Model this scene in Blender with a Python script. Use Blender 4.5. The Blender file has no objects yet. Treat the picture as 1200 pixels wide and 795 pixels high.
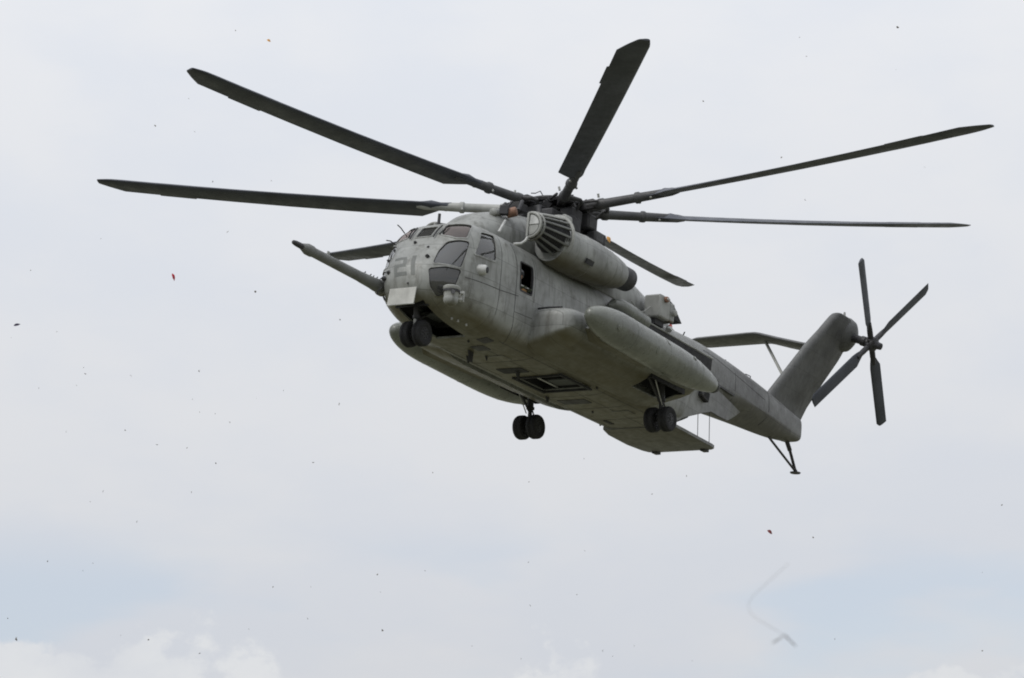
import bpy, bmesh, math, random
import numpy as np
from mathutils import Vector, Matrix, Euler
from mathutils.bvhtree import BVHTree

# ------------------------------------------------------------------ camera, sky, sun, exposure
scn = bpy.context.scene
col = scn.collection
PI = math.pi
R_ = math.radians
random.seed(7)

CAM_EL = R_(14.1)
CAM_LOC = Vector((0, 0, 1.7))
cam_d = bpy.data.cameras.new('camera')
cam = bpy.data.objects.new('camera', cam_d)
col.objects.link(cam)
cam.location = CAM_LOC
cam.rotation_euler = (PI / 2 + CAM_EL, 0, 0)
cam_d.sensor_width = 36.0
cam_d.lens = 101.19
cam_d.clip_start = 0.1
cam_d.clip_end = 20000
cam_d.dof.use_dof = True
cam_d.dof.focus_distance = 63.0
cam_d.dof.aperture_fstop = 8.0
scn.camera = cam

SUN_EL, SUN_AZ = R_(52), R_(-130)          # azimuth measured from +Y towards +X; behind the viewer, to the left
world = bpy.data.worlds.new('World')
scn.world = world
world.use_nodes = True
wn, wl = world.node_tree.nodes, world.node_tree.links
wn.clear()


def N(t, **kw):
    n = wn.new(t)
    for k, v in kw.items():
        setattr(n, k, v)
    return n


def wmath(op, a, b=None, c=None):
    n = N('ShaderNodeMath', operation=op)
    for i, v in enumerate((a, b, c)):
        if v is None:
            continue
        if isinstance(v, (int, float)):
            n.inputs[i].default_value = v
        else:
            wl.new(v, n.inputs[i])
    return n.outputs[0]


def wramp(fac, lo, hi):
    n = N('ShaderNodeMapRange', interpolation_type='SMOOTHSTEP')
    wl.new(fac, n.inputs[0])
    n.inputs[1].default_value = lo
    n.inputs[2].default_value = hi
    return n.outputs[0]


def wnoise(vec, scale, detail, rough, stretch, offset):
    m = N('ShaderNodeMapping')
    m.inputs['Scale'].default_value = stretch
    m.inputs['Location'].default_value = offset
    wl.new(vec, m.inputs[0])
    n = N('ShaderNodeTexNoise')
    wl.new(m.outputs[0], n.inputs['Vector'])
    n.inputs['Scale'].default_value = scale
    n.inputs['Detail'].default_value = detail
    n.inputs['Roughness'].default_value = rough
    return n.outputs['Fac']


def wmix(fac, a, b):
    n = N('ShaderNodeMix', data_type='RGBA')
    if isinstance(fac, float):
        n.inputs[0].default_value = fac
    else:
        wl.new(fac, n.inputs[0])
    for i, v in ((6, a), (7, b)):
        if isinstance(v, tuple):
            n.inputs[i].default_value = (*v, 1)
        else:
            wl.new(v, n.inputs[i])
    return n.outputs[2]


GAP_OFF, PUFF_OFF = (4.275, 1.7, 2.45), (0.50, 3.3, 0.8)
tc = N('ShaderNodeTexCoord').outputs['Generated']
sep = N('ShaderNodeSeparateXYZ')
wl.new(tc, sep.inputs[0])
wz = sep.outputs['Z']
sky = N('ShaderNodeTexSky', sky_type='NISHITA')
sky.sun_disc = False
sky.sun_elevation = SUN_EL
sky.sun_rotation = SUN_AZ
sky.air_density = 1.0
sky.dust_density = 0.8
bg_clear = N('ShaderNodeBackground')
wl.new(sky.outputs[0], bg_clear.inputs['Color'])
bg_clear.inputs['Strength'].default_value = 0.135
# closed cloud deck: a standard overcast sky, three times as bright overhead as at the horizon
deck = wnoise(tc, 5.0, 5.0, 0.55, (1.0, 1.0, 2.6), (3.1, 0.4, 1.7))
deck2 = wnoise(tc, 14.0, 6.0, 0.55, (1.0, 1.0, 1.9), (0.3, 2.2, 5.1))
tone = wmath('ADD', wmath('MULTIPLY', deck, 0.7), wmath('MULTIPLY', deck2, 0.3))
deck_col = wmix(wramp(tone, 0.40, 0.60), (0.695, 0.725, 0.782), (0.742, 0.757, 0.790))
over = wmath('ADD', wmath('MULTIPLY', wmath('MAXIMUM', wz, 0.0), 0.85), 0.80)
# low cumulus heads and thin blue breaks towards the horizon, all the way round
gapn = wnoise(tc, 7.0, 4.0, 0.5, (1.0, 1.0, 3.2), GAP_OFF)
low = wramp(wz, 0.185, 0.155)
gap = wmath('MULTIPLY', wramp(gapn, 0.42, 0.58), low)
puff = wnoise(tc, 15.0, 9.0, 0.58, (1.0, 1.0, 1.25), PUFF_OFF)
puff_h = wmath('ADD', puff, wmath('MULTIPLY', wmath('SUBTRACT', 0.1405, wz), 8.5))
puffm = wramp(puff_h, 0.565, 0.62)
puff_col = wmix(wramp(wmath('ADD', wmath('MULTIPLY', puff, 0.5), wmath('MULTIPLY', deck2, 0.5)), 0.38, 0.60), (0.69, 0.71, 0.745), (0.79, 0.80, 0.805))
deck_rgb = N('ShaderNodeVectorMath', operation='SCALE')
wl.new(deck_col, deck_rgb.inputs[0])
wl.new(over, deck_rgb.inputs['Scale'])
bg_cloud = N('ShaderNodeBackground')
wl.new(wmix(wmath('MULTIPLY', puffm, 0.7), deck_rgb.outputs[0], puff_col), bg_cloud.inputs['Color'])
bg_cloud.inputs['Strength'].default_value = 1.0
mixw = N('ShaderNodeMixShader')
clear_f = wmath('MULTIPLY', wmath('MULTIPLY', gap, wmath('SUBTRACT', 1.0, puffm)), 0.27)
wl.new(clear_f, mixw.inputs[0])
wl.new(bg_cloud.outputs[0], mixw.inputs[1])
wl.new(bg_clear.outputs[0], mixw.inputs[2])
wout = N('ShaderNodeOutputWorld')
wl.new(mixw.outputs[0], wout.inputs[0])

sun_d = bpy.data.lights.new('sun', 'SUN')
sun_d.energy = 1.5
sun_d.angle = R_(25)
sun_d.color = (1.0, 0.97, 0.92)
sun = bpy.data.objects.new('sun', sun_d)
col.objects.link(sun)
sd = Vector((math.sin(SUN_AZ) * math.cos(SUN_EL), math.cos(SUN_AZ) * math.cos(SUN_EL), math.sin(SUN_EL)))
sun.rotation_euler = sd.to_track_quat('Z', 'Y').to_euler()
sun.location = (-20, -20, 60)

scn.view_settings.view_transform = 'Standard'
scn.view_settings.look = 'None'
scn.view_settings.exposure = 0
scn.view_settings.gamma = 1
scn.view_settings.use_curve_mapping = False
scn.render.engine = 'CYCLES'
scn.cycles.filter_width = 1.9

# ------------------------------------------------------------------ pose of the helicopter
# airframe axes: x aft, y starboard, z up (metres; z = 0 is the ground line of the parked aircraft)
RC = Matrix(((0.5301792670, -0.8435286551, 0.0858449351),
             (0.2611251617, 0.0661165559, -0.9630380319),
             (0.8066744044, 0.5329990704, 0.2553201836)))
TC = Vector((-3.471752134, -0.4429394059, 66.0564184781))
ce, se = math.cos(CAM_EL), math.sin(CAM_EL)
C2W = Matrix(((1, 0, 0), (0, se, ce), (0, -ce, se)))     # columns: right, down, forward
BASE = Vector((7.85, 0, 0.55))
HELI = Matrix.Translation(CAM_LOC + C2W @ (RC @ BASE + TC)) @ (C2W @ RC).to_4x4()


def body_to_world(p):
    return HELI @ (Vector(p) - BASE)


# ------------------------------------------------------------------ materials
def mat(name):
    m = bpy.data.materials.new(name)
    m.use_nodes = True
    nt = m.node_tree
    b = nt.nodes['Principled BSDF']
    return m, nt.nodes, nt.links, b


def painted(name, base, rough=0.6, stain=0.35, streak=0.25, panel=0.0, spec=0.35, metallic=0.0, grime=(0.06, 0.055, 0.04), scale=1.0, scuff=0.0, belly=0.0):
    m, n, l, b = mat(name)
    t = n.new('ShaderNodeTexCoord')
    obj = t.outputs['Object']

    def noise(sc, stretch=(1, 1, 1), det=5, ro=0.6):
        mp = n.new('ShaderNodeMapping')
        mp.inputs['Scale'].default_value = stretch
        l.new(obj, mp.inputs[0])
        x = n.new('ShaderNodeTexNoise')
        l.new(mp.outputs[0], x.inputs['Vector'])
        x.inputs['Scale'].default_value = sc * scale
        x.inputs['Detail'].default_value = det
        x.inputs['Roughness'].default_value = ro
        return x.outputs['Fac']

    def ramp(f, lo, hi, a=0.0, c=1.0):
        x = n.new('ShaderNodeMapRange')
        l.new(f, x.inputs[0])
        x.inputs[1].default_value, x.inputs[2].default_value = lo, hi
        x.inputs[3].default_value, x.inputs[4].default_value = a, c
        x.clamp = True
        return x.outputs[0]

    def mix(f, a, c, mode='MIX'):
        x = n.new('ShaderNodeMix')
        x.data_type = 'RGBA'
        x.blend_type = mode
        l.new(f, x.inputs[0])
        for i, v in ((6, a), (7, c)):
            if isinstance(v, tuple):
                x.inputs[i].default_value = (*v, 1)
            else:
                l.new(v, x.inputs[i])
        return x.outputs[2]
    light = tuple(min(1, v * 1.22) for v in base)
    dark = tuple(v * 0.78 for v in base)
    c = mix(ramp(noise(1.1), 0.35, 0.65), dark, light)
    c = mix(ramp(noise(2.3, (1, 1, 1), 8, 0.7), 0.52, 0.75, 0, stain), c, grime)
    c = mix(ramp(noise(4.0, (1.6, 1.6, 0.22), 6, 0.65), 0.5, 0.8, 0, streak), c, grime)
    c = mix(ramp(noise(38, (1, 1, 1), 3, 0.6), 0.60, 0.74, 0, 0.22), c, light)
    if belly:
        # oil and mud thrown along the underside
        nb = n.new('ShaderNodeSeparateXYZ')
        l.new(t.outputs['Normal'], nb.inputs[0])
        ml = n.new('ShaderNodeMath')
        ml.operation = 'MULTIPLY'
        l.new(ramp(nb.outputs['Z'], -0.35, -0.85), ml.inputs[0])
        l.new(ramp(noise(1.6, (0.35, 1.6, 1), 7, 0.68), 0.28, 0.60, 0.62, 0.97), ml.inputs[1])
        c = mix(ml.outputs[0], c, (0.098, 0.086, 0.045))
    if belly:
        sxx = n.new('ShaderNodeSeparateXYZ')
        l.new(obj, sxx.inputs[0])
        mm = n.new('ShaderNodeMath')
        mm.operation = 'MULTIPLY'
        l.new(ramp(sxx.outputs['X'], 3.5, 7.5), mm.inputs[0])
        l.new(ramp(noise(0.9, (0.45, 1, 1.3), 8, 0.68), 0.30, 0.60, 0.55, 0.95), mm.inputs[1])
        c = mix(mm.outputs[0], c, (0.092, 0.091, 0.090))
    if scuff:
        c = mix(ramp(noise(6, (0.5, 3, 3), 8, 0.75), 0.58, 0.66, 0, scuff), c, tuple(min(1, v * 2.6 + 0.05) for v in base))
    hgt = noise(9, (1, 1, 1), 4, 0.5)
    bump = n.new('ShaderNodeBump')
    bump.inputs['Strength'].default_value = 0.10
    bump.inputs['Distance'].default_value = 0.05
    if panel:
        # sheet seams: on the sides in (x, z), on belly and roof in (x, y)
        sx = n.new('ShaderNodeSeparateXYZ')
        l.new(obj, sx.inputs[0])
        nx = n.new('ShaderNodeSeparateXYZ')
        l.new(t.outputs['Normal'], nx.inputs[0])
        ab = n.new('ShaderNodeMath')
        ab.operation = 'ABSOLUTE'
        l.new(nx.outputs['Z'], ab.inputs[0])
        st = n.new('ShaderNodeMath')
        st.operation = 'GREATER_THAN'
        st.inputs[1].default_value = 0.72
        l.new(ab.outputs[0], st.inputs[0])
        m1 = n.new('ShaderNodeMix')
        l.new(st.outputs[0], m1.inputs[0])
        l.new(sx.outputs['Z'], m1.inputs[2])
        l.new(sx.outputs['Y'], m1.inputs[3])
        cb = n.new('ShaderNodeCombineXYZ')
        l.new(sx.outputs['X'], cb.inputs[0])
        l.new(m1.outputs[0], cb.inputs[1])
        br = n.new('ShaderNodeTexBrick')
        l.new(cb.outputs[0], br.inputs['Vector'])
        br.inputs['Color1'].default_value = (1, 1, 1, 1)
        br.inputs['Color2'].default_value = (0.84, 0.84, 0.84, 1)
        br.inputs['Mortar'].default_value = (0.45, 0.45, 0.45, 1)
        br.inputs['Scale'].default_value = 1.0
        br.inputs['Mortar Size'].default_value = 0.007
        br.inputs['Mortar Smooth'].default_value = 0.3
        br.inputs['Brick Width'].default_value = 1.32
        br.inputs['Row Height'].default_value = 0.61
        br.offset = 0.37
        x = n.new('ShaderNodeMix')
        x.data_type = 'RGBA'
        x.blend_type = 'MULTIPLY'
        x.inputs[0].default_value = panel
        l.new(c, x.inputs[6])
        l.new(br.outputs['Color'], x.inputs[7])
        c = x.outputs[2]
    l.new(hgt, bump.inputs['Height'])
    l.new(bump.outputs[0], b.inputs['Normal'])
    l.new(c, b.inputs['Base Color'])
    l.new(ramp(noise(5), 0.3, 0.7, rough - 0.1, rough + 0.12), b.inputs['Roughness'])
    b.inputs['Specular IOR Level'].default_value = spec
    b.inputs['Metallic'].default_value = metallic
    return m


def glass(name, tint, gloss_col=(0.9, 0.9, 0.9), ior=1.7, rough=0.05):
    m, n, l, b = mat(name)
    n.remove(b)
    tr = n.new('ShaderNodeBsdfTransparent')
    tr.inputs[0].default_value = (*tint, 1)
    gl = n.new('ShaderNodeBsdfGlossy')
    gl.inputs['Color'].default_value = (*gloss_col, 1)
    gl.inputs['Roughness'].default_value = rough
    fr = n.new('ShaderNodeFresnel')
    fr.inputs['IOR'].default_value = ior
    no = n.new('ShaderNodeTexNoise')
    no.inputs['Scale'].default_value = 3.0
    bu = n.new('ShaderNodeBump')
    bu.inputs['Strength'].default_value = 0.05
    l.new(no.outputs['Fac'], bu.inputs['Height'])
    l.new(bu.outputs[0], gl.inputs['Normal'])
    l.new(bu.outputs[0], fr.inputs['Normal'])
    # a film of dust scatters a little light from the pane itself
    df = n.new('ShaderNodeBsdfDiffuse')
    df.inputs['Color'].default_value = (0.30, 0.30, 0.29, 1)
    md = n.new('ShaderNodeMixShader')
    md.inputs[0].default_value = 0.16
    l.new(tr.outputs[0], md.inputs[1])
    l.new(df.outputs[0], md.inputs[2])
    mx = n.new('ShaderNodeMixShader')
    l.new(fr.outputs[0], mx.inputs[0])
    l.new(md.outputs[0], mx.inputs[1])
    l.new(gl.outputs[0], mx.inputs[2])
    l.new(mx.outputs[0], n['Material Output'].inputs[0])
    return m


M = {}
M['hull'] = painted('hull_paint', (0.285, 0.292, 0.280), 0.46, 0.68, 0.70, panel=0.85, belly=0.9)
M['light'] = painted('light_grey_paint', (0.31, 0.315, 0.30), 0.55, 0.25, 0.2)
M['olive'] = painted('tank_paint', (0.150, 0.158, 0.140), 0.32, 0.6, 0.35, spec=0.6, scuff=0.12)
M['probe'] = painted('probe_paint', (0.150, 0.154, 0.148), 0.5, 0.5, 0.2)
M['tail'] = painted('tail_paint', (0.108, 0.110, 0.110), 0.5, 0.6, 0.65, panel=0.6, grime=(0.05, 0.048, 0.046))
M['pale'] = painted('pale_panel', (0.43, 0.43, 0.405), 0.5, 0.2, 0.2)
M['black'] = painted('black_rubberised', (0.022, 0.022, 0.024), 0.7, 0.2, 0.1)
M['char'] = painted('charcoal_metal', (0.035, 0.035, 0.038), 0.55, 0.3, 0.1, scuff=0.25)
M['blade'] = painted('blade_paint', (0.050, 0.055, 0.068), 0.5, 0.3, 0.0, grime=(0.038, 0.040, 0.046), scale=0.8)
M['cuff'] = painted('cuff_paint', (0.052, 0.053, 0.055), 0.5, 0.4, 0.0, scale=2.0, scuff=0.3)
M['tyre'] = painted('tyre_rubber', (0.019, 0.019, 0.021), 0.8, 0.3, 0.0, grime=(0.05, 0.045, 0.04), scale=3)
M['steel'] = painted('bare_steel', (0.45, 0.45, 0.45), 0.35, 0.3, 0.0, metallic=0.7, scale=3)
M['white'] = painted('white_enamel', (0.45, 0.455, 0.445), 0.45, 0.2, 0.1, scale=3)
M['brown'] = painted('heat_stained_metal', (0.22, 0.12, 0.08), 0.6, 0.4, 0.2, scale=3)
M['mark'] = painted('number_paint', (0.150, 0.157, 0.150), 0.65, 0.1, 0.1, scuff=0.25)
M['red'] = painted('red_lens', (0.55, 0.05, 0.03), 0.25, 0.0, 0.0)
M['inner'] = painted('interior_paint', (0.07, 0.075, 0.075), 0.7, 0.3, 0.2)
M['suit'] = painted('flight_suit', (0.07, 0.085, 0.06), 0.85, 0.2, 0.0, scale=6)
M['helmet'] = painted('helmet_shell', (0.20, 0.21, 0.22), 0.35, 0.2, 0.0, scale=6)
M['skin'] = painted('skin', (0.42, 0.25, 0.17), 0.55, 0.1, 0.0, scale=8)
M['tan'] = painted('tan_webbing', (0.30, 0.17, 0.07), 0.8, 0.2, 0.0, scale=6)
M['glass'] = glass('window_glass', (0.60, 0.63, 0.66), ior=2.0)
M['glass_dark'] = glass('dark_window_glass', (0.16, 0.17, 0.18))
M['glass_warm'] = glass('coated_windshield_glass', (0.42, 0.36, 0.34), (0.85, 0.72, 0.68), 1.75, 0.08)


# ------------------------------------------------------------------ mesh helpers
def tag(o, label, cat=None, group=None, kind=None):
    if label:
        o['label'] = label
    if cat:
        o['category'] = cat
    if group:
        o['group'] = group
    if kind:
        o['kind'] = kind
    return o


def empty(name, mw):
    o = bpy.data.objects.new(name, None)
    col.objects.link(o)
    o.matrix_world = mw
    o.empty_display_size = 0.5
    return o


class G:
    def __init__(s):
        s.v, s.f = [], []

    def add(s, vs, fs):
        b = len(s.v)
        s.v += [tuple(v) for v in vs]
        s.f += [tuple(i + b for i in f) for f in fs]
        return s

    def loft(s, rings, cap=True, closed=True):
        n = len(rings[0])
        b = len(s.v)
        for r in rings:
            s.v += [tuple(p) for p in r]
        m = n if closed else n - 1
        for i in range(len(rings) - 1):
            for j in range(m):
                k = (j + 1) % n
                s.f.append((b + i * n + j, b + i * n + k, b + (i + 1) * n + k, b + (i + 1) * n + j))
        if cap:
            s.f.append(tuple(b + j for j in reversed(range(n))))
            e = b + (len(rings) - 1) * n
            s.f.append(tuple(e + j for j in range(n)))
        return s

    def tube(s, path, rad, n=10, cap=True):
        path = [Vector(p) for p in path]
        if not hasattr(rad, '__len__'):
            rad = [rad] * len(path)
        T = []
        for i in range(len(path)):
            a = path[max(i - 1, 0)]
            c = path[min(i + 1, len(path) - 1)]
            d = c - a
            if d.length < 1e-7:
                d = T[-1] if T else Vector((0, 0, 1))
            T.append(d.normalized())
        up = Vector((0, 0, 1)) if abs(T[0].z) < 0.9 else Vector((1, 0, 0))
        u = T[0].cross(up).normalized()
        rings = []
        for p, t, r in zip(path, T, rad):
            u = (u - t * u.dot(t)).normalized()
            w = t.cross(u)
            rings.append([p + (u * math.cos(2 * PI * k / n) + w * math.sin(2 * PI * k / n)) * r for k in range(n)])
        return s.loft(rings, cap)

    def box(s, c, size, rot=None):
        c = Vector(c)
        h = [x / 2 for x in size]
        vs = [Vector((x * h[0], y * h[1], z * h[2])) for x in (-1, 1) for y in (-1, 1) for z in (-1, 1)]
        if rot is not None:
            vs = [rot @ v for v in vs]
        return s.add([c + v for v in vs], [(0, 1, 3, 2), (4, 6, 7, 5), (0, 4, 5, 1), (2, 3, 7, 6), (0, 2, 6, 4), (1, 5, 7, 3)])

    def rev(s, prof, o, axis, n=24):
        """profile of (distance along axis, radius)"""
        o, a = Vector(o), Vector(axis).normalized()
        return s.tube_rings([(o + a * d, r) for d, r in prof], a, n)

    def tube_rings(s, pr, a, n):
        up = Vector((0, 0, 1)) if abs(a.z) < 0.9 else Vector((1, 0, 0))
        u = a.cross(up).normalized()
        w = a.cross(u)
        return s.loft([[p + (u * math.cos(2 * PI * k / n) + w * math.sin(2 * PI * k / n)) * max(r, 1e-4) for k in range(n)] for p, r in pr])

    def prism(s, poly, d):
        """closed planar polygon of 3-D points pushed along vector d"""
        d = Vector(d)
        p = [Vector(q) for q in poly]
        return s.loft([p, [q + d for q in p]])

    def mirrored(s):
        g = G()
        g.v = [(x, -y, z) for x, y, z in s.v]
        g.f = [tuple(reversed(f)) for f in s.f]
        return g

    def mesh(s, name, off=None, smooth=True, ang=38):
        off = BASE if off is None else off
        me = bpy.data.meshes.new(name)
        me.from_pydata([(x - off[0], y - off[1], z - off[2]) for x, y, z in s.v], [], s.f)
        bm = bmesh.new()
        bm.from_mesh(me)
        bmesh.ops.recalc_face_normals(bm, faces=bm.faces)
        bm.to_mesh(me)
        bm.free()
        if smooth:
            me.polygons.foreach_set('use_smooth', [True] * len(me.polygons))
            me.set_sharp_from_angle(angle=R_(ang))
        return me

    def build(s, name, m, parent=None, off=None, smooth=True, ang=38, bevel=0.0):
        me = s.mesh(name, off, smooth, ang)
        me.materials.append(M[m] if isinstance(m, str) else m)
        o = bpy.data.objects.new(name, me)
        col.objects.link(o)
        o.parent = parent
        if bevel:
            b = o.modifiers.new('bevel', 'BEVEL')
            b.width = bevel
            b.segments = 2
            b.limit_method = 'ANGLE'
            b.angle_limit = R_(40)
        return o


def pchip(xs, ys, x):
    xs, ys = np.asarray(xs, float), np.asarray(ys, float)
    h = np.diff(xs)
    d = np.diff(ys) / h
    m = np.zeros_like(ys)
    for i in range(1, len(xs) - 1):
        if d[i - 1] * d[i] > 0:
            w1, w2 = 2 * h[i] + h[i - 1], h[i] + 2 * h[i - 1]
            m[i] = (w1 + w2) / (w1 / d[i - 1] + w2 / d[i])
    m[0], m[-1] = d[0], d[-1]
    i = int(np.clip(np.searchsorted(xs, x) - 1, 0, len(h) - 1))
    t = (x - xs[i]) / h[i]
    return ((2 * t ** 3 - 3 * t ** 2 + 1) * ys[i] + (t ** 3 - 2 * t ** 2 + t) * h[i] * m[i]
            + (-2 * t ** 3 + 3 * t ** 2) * ys[i + 1] + (t ** 3 - t ** 2) * h[i] * m[i + 1])


def sgnpow(v, e):
    return math.copysign(abs(v) ** e, v)


def super_ring(x, w, zb, zt, zm, nt, nb, n=80, y0=0.0):
    r = []
    for k in range(n):
        a = 2 * PI * k / n
        c, s = math.cos(a), math.sin(a)
        e = nt if s >= 0 else nb
        hh = (zt - zm) if s >= 0 else (zm - zb)
        r.append((x, y0 + w * sgnpow(c, 2 / e), zm + hh * sgnpow(s, 2 / e)))
    return r


def lofted(table, n=80, step=0.12, y0=0.0):
    """table rows: x, w, zb, zt, zm, nt, nb"""
    T = np.array(table, float)
    xs = T[:, 0]
    st = sorted(set([round(v, 4) for v in xs] + [round(v, 4) for v in np.arange(xs[0], xs[-1], step)]))
    g = G()
    g.loft([super_ring(x, *[pchip(xs, T[:, j], x) for j in range(1, 7)], n=n, y0=y0) for x in st])
    return g


def baked(name, g, cutter, m, parent, thick=0.05, ang=38):
    """shell of the closed surface g with the volumes in cutter taken out of it"""
    a = bpy.data.objects.new('tmp_a', g.mesh('tmp_a'))
    c = bpy.data.objects.new('tmp_c', cutter.mesh('tmp_c', smooth=False))
    col.objects.link(a)
    col.objects.link(c)
    if thick:
        sm = a.modifiers.new('s', 'SOLIDIFY')
        sm.thickness = thick
        sm.offset = -1
    bo = a.modifiers.new('b', 'BOOLEAN')
    bo.operation = 'DIFFERENCE'
    bo.object = c
    bo.solver = 'EXACT'
    bo.use_self = True
    dg = bpy.context.evaluated_depsgraph_get()
    me = bpy.data.meshes.new_from_object(a.evaluated_get(dg))
    me.name = name
    for o in (a, c):
        d = o.data
        bpy.data.objects.remove(o)
        bpy.data.meshes.remove(d)
    me.polygons.foreach_set('use_smooth', [True] * len(me.polygons))
    me.set_sharp_from_angle(angle=R_(ang))
    me.materials.clear()
    me.materials.append(M[m])
    o = bpy.data.objects.new(name, me)
    col.objects.link(o)
    o.parent = parent
    return o


def rounded(poly, r=0.25, seg=4, sub=5):
    """polygon with corners eased by fraction r and its edges subdivided"""
    p = [Vector(q) for q in poly]
    out = []
    n = len(p)
    for i in range(n):
        a, b, c = p[i - 1], p[i], p[(i + 1) % n]
        s, e = b.lerp(a, r), b.lerp(c, r)
        for k in range(seg + 1):
            t = k / seg
            out.append(s.lerp(b, t).lerp(b.lerp(e, t), t))
        nxt = c.lerp(b, r)
        for k in range(1, sub):
            out.append(e.lerp(nxt, k / sub))
    return out


class Surf:
    def __init__(s, g):
        s.b = BVHTree.FromPolygons([Vector(v) for v in g.v], g.f)

    def frame(s, poly):
        c = sum((Vector(q) for q in poly), Vector()) / len(poly)
        nrm = Vector()
        for i in range(len(poly)):
            nrm += (Vector(poly[i]) - c).cross(Vector(poly[(i + 1) % len(poly)]) - c)
        nrm.normalize()
        out = c - Vector((c.x + 1.2 if c.x < 3.2 else c.x, 0, 1.7))
        if nrm.dot(out) < 0:
            nrm = -nrm
        return c, nrm

    def drop(s, q, nrm, off):
        h = s.b.ray_cast(q + nrm * 0.6, -nrm, 1.4)
        if h[0] is None:
            h = s.b.find_nearest(q)
        return h[0] + nrm * off

    def patch(s, poly, off, rings=6):
        c, nrm = s.frame(poly)
        g = G()
        L = []
        for k in range(1, rings + 1):
            L.append([s.drop(c.lerp(q, k / rings), nrm, off) for q in poly])
        g.loft(L, cap=False)
        b = len(g.v)
        g.v.append(tuple(s.drop(c, nrm, off)))
        n = len(poly)
        for j in range(n):
            g.f.append((b, j, (j + 1) % n))
        return g

    def slab(s, poly, lo, hi, rings=4):
        """a patch with thickness from lo to hi"""
        a, t = s.patch(poly, lo, rings), s.patch(poly, hi, rings)
        n, g = len(poly), G()
        g.add(a.v, a.f)
        g.add(t.v, t.f)
        e = (rings - 1) * n
        na = len(a.v)
        for j in range(n):
            k = (j + 1) % n
            g.f.append((e + j, e + k, na + e + k, na + e + j))
        return g

    def bead(s, poly, width, lo, hi, inset=0.0):
        c, nrm = s.frame(poly)
        inn = [q - (q - c).normalized() * inset for q in poly]
        out = [q + (q - c).normalized() * width for q in poly]
        g = G()
        rr = [[s.drop(q, nrm, z) for q in P] for P, z in ((inn, lo), (inn, hi), (out, hi), (out, lo))]
        n = len(poly)
        rings = [[rr[i][j] for i in range(4)] for j in range(n)]
        b = len(g.v)
        for r in rings:
            g.v += [tuple(p) for p in r]
        for j in range(n):
            k = (j + 1) % n
            for i in range(4):
                i2 = (i + 1) % 4
                g.f.append((b + j * 4 + i, b + j * 4 + i2, b + k * 4 + i2, b + k * 4 + i))
        return g

    def cutter(s, poly, depth=0.22):
        c, nrm = s.frame(poly)
        P = [s.drop(q, nrm, 0) for q in poly]
        return G().loft([[q - nrm * depth for q in P], [q + nrm * depth for q in P]])


# ------------------------------------------------------------------ ground
gm, gn, gl_, gb = mat('meadow_grass')
t_ = gn.new('ShaderNodeTexCoord')
n1 = gn.new('ShaderNodeTexNoise')
n1.inputs['Scale'].default_value = 0.06
n1.inputs['Detail'].default_value = 8
gl_.new(t_.outputs['Object'], n1.inputs['Vector'])
cr = gn.new('ShaderNodeValToRGB')
cr.color_ramp.elements[0].position, cr.color_ramp.elements[1].position = 0.35, 0.68
cr.color_ramp.elements[0].color = (0.118, 0.122, 0.080, 1)
cr.color_ramp.elements[1].color = (0.180, 0.175, 0.122, 1)
gl_.new(n1.outputs['Fac'], cr.inputs[0])
gl_.new(cr.outputs[0], gb.inputs['Base Color'])
gb.inputs['Roughness'].default_value = 0.95
g = G()
S_ = 6000
nn = 24
for i in range(nn + 1):
    for j in range(nn + 1):
        x = (i / nn * 2 - 1)
        y = (j / nn * 2 - 1)
        g.v.append((S_ * x * abs(x), S_ * y * abs(y), 0.0))
for i in range(nn):
    for j in range(nn):
        a = i * (nn + 1) + j
        g.f.append((a, a + nn + 1, a + nn + 2, a + 1))
ground = g.build('ground', gm, None, off=(0, 0, 0))
tag(ground, 'dry green meadow grass below the hovering helicopter', None, None, 'structure')

# ------------------------------------------------------------------ helicopter: hull
heli = empty('helicopter', HELI)
tag(heli, 'grey green heavy transport helicopter hovering with seven blades, numbered 21 on its nose', 'helicopter')

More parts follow.
